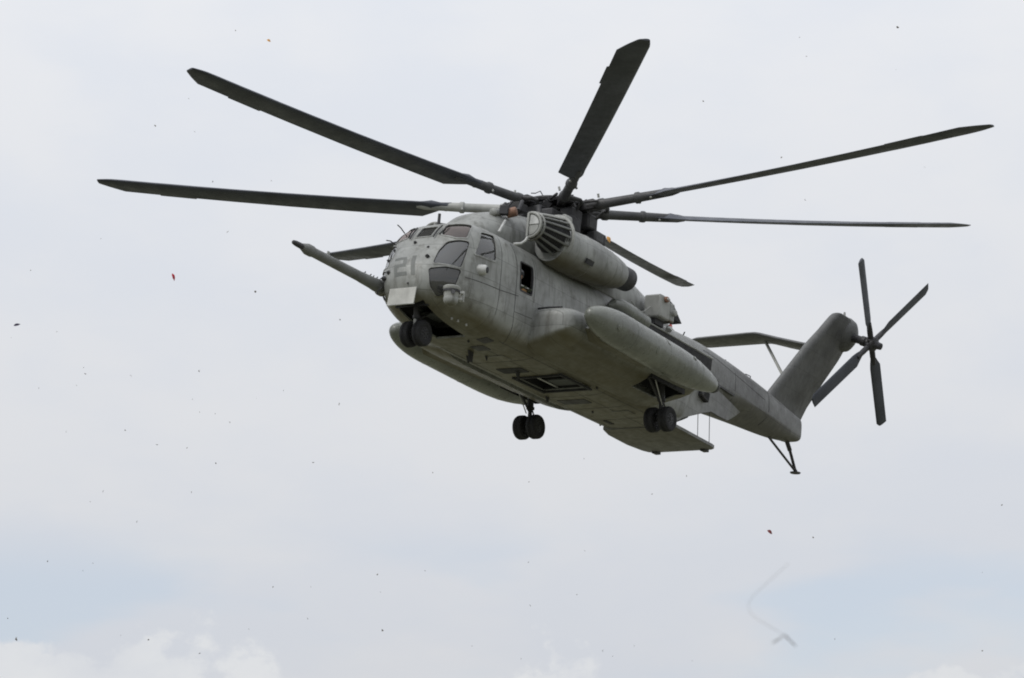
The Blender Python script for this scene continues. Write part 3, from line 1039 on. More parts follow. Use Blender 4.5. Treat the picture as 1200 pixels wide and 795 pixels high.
# ------------------------------------------------------------------ engines
def nacelle(sgn):
    Y = 1.42 * sgn
    zc = 3.55
    zn = 3.38

    def sec(x, r, flat, n=48, zz=zc):
        ring = []
        for k in range(n):
            a = 2 * PI * k / n
            y, z = math.cos(a) * r, math.sin(a) * r
            y = max(y, -r * flat)
            ring.append((x, Y + sgn * y, zz + z))
        return ring
    rows = [(5.50, 0.44, .9), (5.70, 0.51, 1), (6.1, 0.54, 1), (6.7, 0.56, 1), (7.3, 0.55, 1), (7.8, 0.505, 1), (8.3, 0.445, 1), (8.65, 0.38, 1), (8.75, 0.35, 1)]
    nac = G().loft([sec(x, r, f, zz=zn + 0.045 * (x - 6)) for x, r, f in rows]).build('engine_nacelle', 'hull', heli)
    outer = [(8.68, 0.33), (8.9, 0.32), (9.27, 0.305)]
    inner = [(9.27, 0.285), (8.9, 0.28), (8.7, 0.27)]
    G().loft([sec(x, r, 1, zz=zn + 0.045 * (x - 6)) for x, r in outer + inner]).build('exhaust_nozzle', 'char', nac)
    for x in (6.75, 7.95):
        r = np.interp(x, [q[0] for q in rows], [q[1] for q in rows])
        G().loft([sec(x - 0.03, r - 0.01, 1, zz=zn + 0.045 * (x - 6)), sec(x - 0.025, r + 0.006, 1, zz=zn + 0.045 * (x - 6)), sec(x + 0.025, r + 0.006, 1, zz=zn + 0.045 * (x - 6)), sec(x + 0.03, r - 0.01, 1, zz=zn + 0.045 * (x - 6))]).build('cowl_strap', 'hull', nac)
    # stub that carries the nacelle off the rotor pylon
    q = [(6.1, zc + 0.30), (8.0, zc + 0.20), (8.0, zc - 0.35), (6.1, zc - 0.45)]
    G().loft([[(x, sgn * 0.7, z) for x, z in q], [(x, sgn * 1.3, z) for x, z in q]]).build('nacelle_stub', 'hull', nac, bevel=0.05)
    # intake barrel: dark core behind broad ribs, with louvres
    x0, x1, r0, r1 = 4.54, 5.66, 0.305, 0.55

    def rad(t):
        return r0 + (r1 - r0) * t ** 0.8

    def pt(t, a, d=0.0):
        return Vector((x0 + (x1 - x0) * t, Y + sgn * math.cos(a) * (rad(t) + d), zc + math.sin(a) * (rad(t) + d)))
    core = G().loft([sec(x0 + 0.03, r0 - 0.09, 0.15), sec(x0 + 0.4, rad(0.3) - 0.10, 0.3), sec((x0 + x1) / 2 + 0.14, rad(0.62) - 0.10, 0.5), sec(x1, r1 - 0.08, 0.9)]).build('intake_core', 'black', heli)
    for deg in (-75, -52, -29, -6, 17, 36, 62, 88):
        a = R_(deg)
        wide = 0.026 if deg != 62 else 0.045
        u = Vector((0, -math.sin(a) * sgn, math.cos(a)))
        o = Vector((0, math.cos(a) * sgn, math.sin(a)))
        P = [pt(t, a) for t in (0, 0.2, 0.4, 0.6, 0.8, 1)]
        G().loft([[p + u * wide + o * 0.015, p - u * wide + o * 0.015, p - u * wide - o * 0.03, p + u * wide - o * 0.03] for p in P]).build('intake_rib', 'light' if deg > 50 else 'probe', core, smooth=False, bevel=0.008)  # shade on the cage's underside is put into the lower ribs' darker paint
    # toothed edge of the upper rib
    for j in range(20):
        p = pt(0.08 + 0.88 * j / 19, R_(55), 0.0)
        G().box(p, (0.035, 0.02, 0.045), Matrix.Rotation(R_(40) * sgn, 3, 'X')).build('rib_tooth', 'light', core, smooth=False)
    for (lo, hi) in ((-72, -55), (-49, -32), (-26, -9), (-3, 14), (20, 33), (40, 52), (66, 84)):
        for j in range(17):
            t = 0.05 + 0.90 * j / 16
            G().tube([pt(t, R_(lo + (hi - lo) * q), -0.05) for q in (0, 0.5, 1)], 0.012, 4).build('intake_louvre', 'char', core, smooth=False)
    for t, rr, fl, m in ((0.0, 0.035, 0.15, 'light'), (0.10, 0.03, 0.2, 'hull'), (1.0, 0.05, 0.9, 'light')):
        ring = sec(x0 + (x1 - x0) * t, rad(t) + 0.005, fl, 48)
        ring.append(ring[0])
        G().tube(ring, rr, 8, cap=False).build('intake_ring', m, core)
    G().loft([sec(x0 + 0.02, r0 - 0.02, 0.13), sec(x0 + 0.16, rad(0.1) - 0.005, 0.18)]).build('intake_collar', 'hull', core)
    # front face: two pale screens in a frame
    for lo, hi, m in ((3, 88, 'white'), (-88, -3, 'light')):
        P = [(x0 - 0.012, Y + sgn * (-0.02), zc + (0.012 if lo > 0 else -0.012))]
        P += [(x0 - 0.012, Y + sgn * math.cos(R_(d)) * (r0 - 0.05), zc + math.sin(R_(d)) * (r0 - 0.05)) for d in np.linspace(lo, hi, 10)]
        G().prism(P, (0.03, 0, 0)).build('intake_screen', m, core, smooth=False)
    G().box((x0 - 0.02, Y - sgn * 0.045, zc), (0.06, 0.06, r0 * 1.95)).build('face_post', 'light', core, bevel=0.01)
    G().rev([(0, 0.09), (0.05, 0.12), (0.26, 0.12), (0.30, 0.09)], (5.66, Y + sgn * 0.20, zc + 0.50), (1, 0.05 * sgn, 0), 16).build('bypass_outlet', 'light', nac)
    G().tube([(4.50, Y - sgn * 0.02, zc - 0.32), (4.46, Y - sgn * 0.04, zc - 0.42), (4.36, Y - sgn * 0.10, zc - 0.52), (4.20, Y - sgn * 0.20, zc - 0.57)], 0.032, 10).build('drain_pipe', 'white', core)
    G().box((6.55, Y + sgn * 0.53, zn - 0.23), (0.32, 0.05, 0.13), Matrix.Rotation(R_(-25) * sgn, 3, 'X')).build('vent_slot', 'char', nac)


nacelle(-1)
nacelle(1)
# ------------------------------------------------------------------ roof gear ahead of the mast
G().rev([(0, 0.06), (0.03, 0.10), (0.30, 0.10), (0.36, 0.06)], (4.20, -0.52, 3.86), (1, 0.1, 0.2), 16).build('bleed_air_duct', 'hull', heli)
G().rev([(0, 0.09), (0.02, 0.12), (0.24, 0.12), (0.26, 0.09)], (4.62, -0.66, 3.93), (0.3, -0.85, 0.25), 18).build('exhaust_stub', 'brown', heli)
G().box((4.50, -0.66, 3.98), (0.16, 0.22, 0.24), Matrix.Rotation(0.4, 3, 'Z')).build('duct_mount', 'char', heli, bevel=0.02)
G().tube([(3.84, -1.0, 3.19), (4.15, -0.95, 3.58)], 0.035, 8).build('deck_strut', 'white', heli)
g = G()
for (a, b, r) in (((5.2, -0.6, 4.2), (5.5, -0.5, 4.55), 0.05), ((5.4, 0.2, 4.2), (5.7, 0.1, 4.6), 0.06), ((5.1, -0.2, 4.15), (5.3, -0.35, 4.5), 0.03), ((6.0, -0.75, 4.2), (6.1, -0.6, 4.6), 0.07)):
    g.tube([a, b], r, 8)
g.box((5.6, -0.3, 4.42), (0.4, 0.35, 0.2))
g.build('deck_plumbing', 'char', heli, bevel=0.01)

# ------------------------------------------------------------------ main rotor
HUB = Vector((7.851, 0, 5.053))
g = G()
g.rev([(-1.0, 0.42), (-0.75, 0.36), (-0.55, 0.28), (0.10, 0.26), (0.16, 0.30), (0.20, 0.20), (0.26, 0.19), (0.30, 0.05)], HUB, (0, 0, 1), 28)
hub = g.build('rotor_hub', 'char', heli)
g = G().rev([(0.02, 0.30), (0.02, 0.78), (0.05, 0.86), (0.12, 0.88), (0.17, 0.84), (0.21, 0.55), (0.23, 0.30)], HUB, (0, 0, 1), 42)
g.build('hub_plate', 'char', hub)
g = G().rev([(-0.16, 0.26), (-0.16, 0.72), (-0.08, 0.74), (-0.06, 0.26)], HUB, (0, 0, 1), 42)
g.build('lower_plate', 'char', hub)
g = G().rev([(-0.78, 0.30), (-0.80, 0.62), (-0.72, 0.66), (-0.60, 0.64), (-0.56, 0.30)], HUB, (0, 0, 1), 36)
g.build('swashplate', 'char', hub)
# hydraulic servos and drive gear below the swashplate
for k, a in enumerate((200, 250, 310, 20, 90, 150)):
    c, s = math.cos(R_(a)), math.sin(R_(a))
    G().tube([HUB + Vector((c * 0.72, s * 0.72, -1.0)), HUB + Vector((c * 0.62, s * 0.62, -0.72))], [0.09, 0.05], 10).build('servo', 'char', hub)
G().rev([(-1.05, 0.95), (-0.98, 0.98), (-0.80, 0.50), (-0.78, 0.30)], HUB, (0, 0, 1), 32).build('gearbox_cover', 'char', hub)

RB = 12.04
CH = 0.74
TH0, TW = 17.0, -13.0


def blade_ring(r, le, te, th, pitch, tfrac=0.11):
    """section at span r, chord from le (+y) to te, about the pitch axis"""
    ch = le - te
    pts = []
    for u in (0, 0.03, 0.1, 0.25, 0.45, 0.7, 1.0):
        pts.append((u, tfrac * (2.969 * math.sqrt(u) - 1.26 * u - 3.516 * u * u + 2.843 * u ** 3 - 1.0 * u ** 4) / 1.0))
    up = [(le - u * ch, z * ch) for u, z in pts]
    dn = [(le - u * ch, -z * ch * 0.75) for u, z in reversed(pts[1:-1])]
    tail = [(te, 0.006), (te, -0.006)]
    sec = up[:-1] + tail + dn
    c, s = math.cos(pitch), math.sin(pitch)
    sag = 0.030 * RB * ((r / RB) ** 2 - r / RB)
    return [(r, y * c - z * s, y * s + z * c + sag) for y, z in sec]


def pitch_at(r):
    return R_(TH0 + TW * r / RB)


rows = []
for r, le, te in ((2.70, 0.11, -0.11), (2.95, 0.13, -0.14), (3.22, 0.17, -0.33), (3.50, 0.172, -0.515), (4.4, 0.172, -0.515), (5.5, 0.172, -0.515),
                  (7.0, 0.172, -0.515), (8.5, 0.172, -0.515), (9.48, 0.172, -0.515), (9.50, 0.172, -0.56), (10.45, 0.172, -0.56), (10.47, 0.172, -0.515),
                  (11.40, 0.172, -0.515), (11.66, 0.172, -0.38), (11.80, 0.155, -0.30), (12.0, 0.115, -0.17), (12.04, 0.10, -0.13)):
    rows.append(blade_ring(r, le, te, 0, pitch_at(r), 0.11 if r > 3.4 else (0.5 if r < 2.9 else 0.26)))
blade_me = G().loft(rows).mesh('rotor_blade', (0, 0, 0))
blade_me.materials.append(M['blade'])


def sagz(r):
    return 0.030 * RB * ((r / RB) ** 2 - r / RB)


g = G()
prof = [(0.95, 0.105), (1.25, 0.12), (1.3, 0.15), (1.42, 0.15), (1.46, 0.125), (2.35, 0.115), (2.38, 0.15), (2.46, 0.15), (2.5, 0.12), (3.0, 0.112), (3.4, 0.105), (3.6, 0.07)]
g.tube([(r, 0, sagz(r)) for r, q in prof], [q for r, q in prof], 18)
cuff_me = g.mesh('blade_cuff', (0, 0, 0))
cuff_me.materials.append(M['cuff'])
sky_lit_cuff = cuff_me.copy()
sky_lit_cuff.materials[0] = M['light']  # one cuff paler: the sky light on it is put into its paint
g = G()
g.box((0.92, 0, 0.0), (0.5, 0.20, 0.24))
g.box((1.10, 0.10, -0.02), (0.16, 0.36, 0.14))
g.tube([(1.30, 0.12, -0.02), (1.30, 0.42, -0.06), (1.18, 0.50, -0.10)], [0.07, 0.05, 0.05], 8)
hinge_me = g.mesh('blade_hinge', (0, 0, 0))
hinge_me.materials.append(M['char'])
g = G()
g.tube([(0.62, -0.30, 0.04), (0.90, -0.28, 0.03)], 0.075, 12)
g.tube([(0.90, -0.28, 0.03), (1.38, -0.20, 0.0)], 0.035, 8)
damper_me = g.mesh('lag_damper', (0, 0, 0))
damper_me.materials.append(M['char'])
g = G()
g.tube([(2.40, 0.11, -0.10), (2.40, 0.15, -0.17)], 0.03, 6)
g.tube([(2.85, -0.07, -0.09), (2.85, -0.09, -0.16)], 0.035, 6)
g.tube([(1.36, -0.13, 0.10), (1.36, -0.16, 0.20)], 0.03, 6)
bit_me = g.mesh('fold_lock', (0, 0, 0))
bit_me.materials.append(M['light'])

BLADES = [  # azimuth, flap, extra pitch
    (220.45, 1.5, 0.0), (269.35, 4.5, 4.0), (322.85, 9.0, 4.5), (13.5, 7.5, 1.0),
    (66.4, 5.5, 0.0), (116.8, 0.75, 1.0), (167.3, 0.0, -1.5)]
for az, fl, ep in BLADES:
    o = bpy.data.objects.new('rotor_blade', blade_me)
    col.objects.link(o)
    o.parent = heli
    o.matrix_local = Matrix.Translation(HUB - BASE) @ Matrix.Rotation(R_(az), 4, 'Z') @ Matrix.Rotation(-R_(fl), 4, 'Y') @ Matrix.Rotation(R_(ep), 4, 'X')
    for nm, me in (('blade_cuff', sky_lit_cuff if 116 < az < 117 else cuff_me), ('blade_hinge', hinge_me), ('lag_damper', damper_me), ('fold_lock', bit_me)):
        c = bpy.data.objects.new(nm, me)
        col.objects.link(c)
        c.parent = o
    a = R_(az) + 0.30
    G().tube([HUB + Vector((math.cos(a) * 0.60, math.sin(a) * 0.60, -0.66)), HUB + Vector((math.cos(R_(az) + 0.38) * 1.25, math.sin(R_(az) + 0.38) * 1.25, -0.06 + 1.2 * math.sin(R_(fl))))], 0.035, 8).build('pitch_link', 'char', hub)
    a = R_(az) + PI / 7
    G().box(HUB + Vector((math.cos(a) * 0.66, math.sin(a) * 0.66, -0.02)), (0.34, 0.16, 0.20), Matrix.Rotation(a, 3, 'Z')).build('hub_spacer', 'char', hub, bevel=0.01)

# ------------------------------------------------------------------ tail pylon, tail rotor, stabiliser
def foil(xl, xt, y, z, thick, n=28):
    ring = []
    for k in range(n):
        a = 2 * PI * k / n
        u = (1 - math.cos(a)) / 2
        t = thick * (1.48 * math.sqrt(u) - 0.63 * u - 1.05 * u * u + 0.30 * u ** 3)
        t = max(t, 0.02 if 0.001 < u else 0)
        ring.append((xl + (xt - xl) * u, y + (t if a < PI else -t), z))
    return ring


def slab_foil(xl, xt, y, z, thick, n=40):
    h = thick * 0.42
    ring = []
    for k in range(n):
        a = 2 * PI * k / n
        u = (1 - math.cos(a)) / 2
        if u < 0.13:
            t = h * math.sqrt(max(0, 1 - ((0.13 - u) / 0.13) ** 2))
        elif u < 0.55:
            t = h
        else:
            t = h * (1 - 0.80 * ((u - 0.55) / 0.45) ** 1.2)
        ring.append((xl + (xt - xl) * u, y + (t if a < PI else -t), z))
    return ring


PYL = [  # z, y, le, te, thick
    (2.55, 0.0, 19.30, 21.75, 0.40), (3.0, -0.02, 19.60, 21.95, 0.40), (3.4, -0.13, 19.82, 22.08, 0.40), (4.2, -0.42, 20.30, 22.42, 0.41), (5.0, -0.71, 20.78, 22.80, 0.42),
    (5.55, -0.92, 21.20, 22.95, 0.43), (5.85, -1.02, 21.42, 22.94, 0.43), (6.04, -1.09, 21.56, 22.90, 0.42), (6.12, -1.12, 21.63, 22.86, 0.38), (6.15, -1.13, 21.70, 22.80, 0.30)]
pyl = G().loft([slab_foil(le, te, y, z, th) for z, y, le, te, th in PYL]).build('tail_pylon', 'tail', heli)
cn = R_(20)
TAX = Vector((0, -math.cos(cn), -math.sin(cn)))
THUB = Vector((22.68, -1.85, 5.42))
gx = THUB - TAX * 0.88
G().rev([(-0.62, 0.10), (-0.5, 0.36), (-0.25, 0.52), (-0.05, 0.53), (0.10, 0.47), (0.20, 0.34), (0.25, 0.14)], gx, TAX, 28).build('gearbox_fairing', 'tail', pyl)
G().tube([(22.2, -1.16, 6.12), (22.2, -1.16, 6.30)], [0.05, 0.03], 8).build('tail_lamp', 'light', pyl)
g = G().rev([(0.2, 0.13), (0.5, 0.12), (0.55, 0.15), (0.68, 0.15), (0.72, 0.11), (0.90, 0.11), (0.92, 0.22), (1.0, 0.22), (1.04, 0.12), (1.22, 0.10), (1.26, 0.03)], gx, TAX, 20)
trh = g.build('tail_rotor_hub', 'char', heli)
u_, v_ = Vector((1, 0, 0)), Vector((0, -math.sin(cn), math.cos(cn)))


def tail_blade():
    rows = []
    for r, le, te in ((0.40, 0.07, -0.07), (0.52, 0.085, -0.09), (0.70, 0.13, -0.16), (0.88, 0.15, -0.24), (1.5, 0.15, -0.24), (2.7, 0.15, -0.24), (2.93, 0.15, -0.24), (3.05, 0.06, -0.24)):
        rows.append([(x, y, z) for x, y, z in blade_ring(r, le, te, 0, R_(15 - 4 * r / 3), 0.12 if r > 0.65 else (0.25 if r > 0.45 else 0.5))])
    rows = [[(x, y, z - 0.030 * RB * ((x / RB) ** 2 - x / RB)) for x, y, z in rr] for rr in rows]
    return G().loft(rows).mesh('tail_rotor_blade', (0, 0, 0))


tb_me = tail_blade()
tb_me.materials.append(M['blade'])
tc_me = G().tube([(0.05, 0, 0), (0.2, 0, 0), (0.22, 0, 0), (0.45, 0, 0), (0.75, 0, 0)], [0.11, 0.11, 0.085, 0.085, 0.07], 14).mesh('blade_grip', (0, 0, 0))
tc_me.materials.append(M['char'])
for k in range(4):
    a = R_(139.5 + 90 * k)
    xd = u_ * math.cos(a) + v_ * math.sin(a)
    zd = -TAX
    yd = zd.cross(xd)
    mt = Matrix((xd, yd, zd)).transposed().to_4x4()
    o = bpy.data.objects.new('tail_rotor_blade', tb_me)
    col.objects.link(o)
    o.parent = heli
    o.matrix_local = Matrix.Translation(THUB - BASE) @ mt
    c = bpy.data.objects.new('blade_grip', tc_me)
    col.objects.link(c)
    c.parent = o

STAB = [  # y, z, le, te
    (-0.80, 5.02, 21.15, 22.35), (-0.3, 5.13, 21.16, 22.36), (0.6, 5.37, 21.18, 22.36), (1.15, 5.53, 21.2, 22.36), (1.30, 5.56, 21.2, 22.36), (1.6, 5.57, 21.22, 22.35),
    (3.30, 5.55, 21.28, 22.28), (3.50, 5.55, 21.36, 22.20), (3.56, 5.55, 21.50, 22.05)]


def hfoil(xl, xt, y, z, thick, n=24):
    return [(x, y, z + (q - 0)) for x, q in [(p[0], p[1]) for p in [(r[0], r[1]) for r in foil(xl, xt, 0, 0, thick, n)]]]


stb = G().loft([hfoil(le, te, y, z, 0.17 if y < 3.4 else 0.08) for y, z, le, te in STAB]).build('stabiliser', 'tail', heli)
G().tube([(21.75, 1.18, 5.45), (21.55, 0.20, 3.95), (21.4, -0.15, 3.4)], [0.045, 0.045, 0.045], 10).build('stabiliser_strut', 'light', stb)

# tail skid
g = G()
g.tube([(20.05, -0.05, 2.05), (21.93, 0.0, 1.47)], 0.035, 8)
g.tube([(21.25, 0.0, 2.25), (21.5, 0, 2.0), (21.52, 0, 1.98), (21.93, 0.0, 1.47)], [0.065, 0.065, 0.045, 0.045], 10)
g.rev([(-0.03, 0.15), (0.0, 0.16), (0.02, 0.06), (0.08, 0.05)], (21.93, 0, 1.44), (0, 0, 1), 16)
g.build('tail_skid', 'char', heli)

# ------------------------------------------------------------------ cargo ramp
g = G()
rows = []
for x, w, z in ((12.74, 1.06, 0.535), (12.85, 1.09, 0.525), (13.2, 1.15, 0.49), (14.2, 1.15, 0.46), (14.9, 1.10, 0.47), (15.12, 1.04, 0.48), (15.22, 0.96, 0.49)):
    rows.append([(x, -w, z + 0.10), (x, -w, z + 0.02), (x, -w + 0.06, z), (x, w - 0.06, z), (x, w, z + 0.02), (x, w, z + 0.10)])
g.loft(rows)
ramp = g.build('cargo_ramp', 'hull', heli, ang=25)
for y in (-0.72, 0.78):
    G().box((15.16, y, 0.47), (0.24, 0.16, 0.07)).build('ramp_toe', 'char', ramp, bevel=0.01)
for s_ in (-1, 1):
    for xx in (14.1, 14.75):
        G().tube([(xx, s_ * 1.08, 0.55), (xx - 0.05, s_ * 1.05, 1.55)], 0.010, 5).build('ramp_cable', 'char', ramp)

# ------------------------------------------------------------------ port and starboard side fittings
for s_ in (-1, 1):
    g = G()
    P = [(8.55, 1.36, 2.66), (8.65, 1.44, 2.70), (8.9, 1.50, 2.70), (9.4, 1.50, 2.68), (10.2, 1.48, 2.64)]
    g.tube([(x, y * s_, z) for x, y, z in P], [0.05, 0.15, 0.20, 0.21, 0.20], 16)
    tb = g.build('side_fairing', 'olive', heli)
    rows = []
    for x, y in ((9.7, 1.40), (14.0, 1.27)):
        rows.append([(x, s_ * (y - 0.08), 2.72), (x, s_ * (y + 0.16), 2.66), (x, s_ * (y + 0.14), 2.36), (x, s_ * (y - 0.08), 2.30)])
    G().loft(rows).build('walkway_rail', 'black', heli, bevel=0.02)
    G().tube([(9.7, s_ * 1.55, 2.68), (14.0, s_ * 1.44, 2.68)], 0.022, 6).build('rail_lit_edge', 'light', heli)  # light along the rail's upper edge, painted as a pale tube
    G().box((13.9, s_ * 1.25, 1.72), (0.40, 0.22, 0.30), Matrix.Rotation(R_(12), 3, 'Y')).build('vent_scoop', 'char', heli, bevel=0.03)
    G().prism([(14.3, s_ * 1.14, 2.22), (16.0, s_ * 0.98, 2.22), (16.0, s_ * 0.98, 2.17), (14.3, s_ * 1.14, 2.17)], (0, s_ * 0.10, 0)).build('strake', 'char', heli)

# box with sensors on the port shoulder, exhaust deflector behind it, red beacon
bx = G().box((10.92, -1.40, 3.24), (0.55, 0.50, 0.62)).build('countermeasure_box', 'light', heli, bevel=0.05)
G().rev([(0, 0.075), (0.03, 0.085), (0.07, 0.07), (0.09, 0.03)], (10.9, -1.66, 3.44), (-0.4, -1, 0), 16).build('box_sensor', 'brown', bx)
G().rev([(0, 0.035), (0.03, 0.03)], Vector((10.9, -1.66, 3.44)) + Vector((-0.03, -0.08, 0)), (-0.4, -1, 0), 10).build('sensor_cap', 'white', bx)
G().box((11.30, -1.42, 3.20), (0.28, 0.46, 0.52)).build('dispenser', 'hull', bx, bevel=0.05)
G().rev([(0, 0.08), (0.14, 0.08), (0.16, 0.05)], (11.30, -1.62, 3.18), (-0.1, -1, 0), 14).build('dispenser_knob', 'light', bx)
G().box((10.95, -1.34, 2.86), (0.45, 0.3, 0.2)).build('box_mount', 'char', bx, bevel=0.02)
G().prism([(11.30, -1.5, 3.60), (11.6, -1.5, 3.52), (12.10, -1.5, 3.13), (11.35, -1.5, 3.13)], (0, 0.34, 0.0)).build('exhaust_deflector', 'black', heli, bevel=0.012)
bk = G().rev([(0, 0.09), (0.08, 0.09), (0.10, 0.07)], (11.25, -1.60, 2.72), (0.5, 0, 0.8), 14).build('beacon_base', 'white', heli)
G().rev([(0, 0.06), (0.06, 0.055), (0.10, 0.03), (0.11, 0.005)], Vector((11.25, -1.60, 2.72)) + Vector((0.053, 0, 0.085)), (0.5, 0, 0.8), 14).build('beacon_lens', 'red', bk)
SCRAPS = [(-5.141, 50.509, 20.301, 0.03), (-7.39, 62.45, 23.046, 0.037), (-7.287, 55.963, 20.259, 0.056), (-7.517, 64.91, 23.057, 0.039), (-7.183, 66.029, 22.179, 0.043), (-3.898, 44.592, 15.544, 0.024), (-4.396, 42.782, 14.154, 0.043), (-11.075, 74.506, 23.198, 0.039), (-4.852, 52.518, 15.814, 0.045), (-8.434, 51.732, 14.833, 0.03), (-5.02, 81.164, 22.664, 0.057), (-9.348, 61.07, 16.397, 0.031), (-11.483, 75.351, 19.668, 0.065), (-9.534, 61.403, 16.073, 0.043), (-11.446, 67.756, 17.496, 0.039), (-6.63, 48.675, 13.261, 0.042), (-7.53, 67.492, 17.857, 0.062), (-8.729, 76.751, 19.282, 0.048), (-7.045, 63.372, 15.921, 0.036), (-7.599, 71.897, 17.789, 0.037), (-6.954, 69.221, 16.975, 0.039), (-7.206, 45.523, 11.59, 0.029), (-9.983, 72.662, 17.531, 0.049), (-8.343, 66.209, 15.777, 0.057), (-6.331, 54.878, 13.3, 0.031), (-3.595, 44.075, 11.934, 0.028), (-4.709, 76.687, 19.124, 0.079), (-5.596, 61.33, 15.769, 0.028), (-7.485, 71.326, 16.38, 0.044), (-5.468, 77.594, 17.694, 0.066), (-10.305, 71.314, 15.653, 0.065), (-11.841, 79.521, 16.966, 0.045), (-6.666, 58.772, 13.181, 0.043), (-9.897, 74.924, 15.534, 0.067), (-9.965, 61.086, 12.124, 0.038), (-11.853, 80.514, 15.39, 0.045), (-11.804, 78.322, 14.804, 0.039), (-8.393, 47.588, 8.858, 0.026), (-8.501, 49.204, 8.747, 0.069), (-7.169, 52.415, 9.27, 0.032), (-10.435, 82.234, 13.453, 0.055), (-6.668, 61.231, 10.158, 0.048), (-5.734, 68.434, 12.756, 0.039), (-3.921, 55.529, 10.671, 0.034), (-4.575, 63.874, 11.308, 0.047), (-5.427, 59.101, 10.377, 0.034), (1.445, 56.877, 13.494, 0.035), (-1.858, 66.134, 15.087, 0.041), (0.399, 66.155, 14.868, 0.034), (3.898, 78.804, 17.046, 0.049), (1.796, 70.411, 13.971, 0.044), (0.457, 80.246, 15.369, 0.045), (-3.666, 77.456, 14.565, 0.061), (-3.819, 82.911, 14.945, 0.056), (-3.193, 70.464, 12.003, 0.091), (1.138, 50.095, 9.657, 0.028), (0.488, 77.833, 13.758, 0.066), (-2.497, 81.717, 15.372, 0.041), (2.544, 79.889, 12.807, 0.067), (2.831, 66.486, 11.063, 0.052), (2.538, 72.314, 11.625, 0.04), (0.171, 52.284, 8.829, 0.032), (-1.077, 76.943, 12.536, 0.039), (4.069, 65.701, 14.918, 0.049), (5.798, 54.66, 11.492, 0.037), (7.92, 45.79, 10.435, 0.034), (12.768, 77.347, 14.594, 0.044), (9.368, 83.196, 13.615, 0.052), (7.766, 47.363, 8.285, 0.03), (4.756, 75.806, 11.968, 0.047), (8.097, 57.003, 22.769, 0.061), (4.999, 47.246, 18.974, 0.028), (5.703, 52.741, 20.598, 0.034), (4.964, 70.996, 25.897, 0.054), (7.393, 75.322, 25.746, 0.057), (4.668, 43.848, 15.001, 0.041), (9.841, 65.517, 22.381, 0.039), (-7.97, 44.413, 12.877, 0.025), (9.704, 68.889, 26.019, 0.03), (-9.571, 55.181, 16.969, 0.029)]
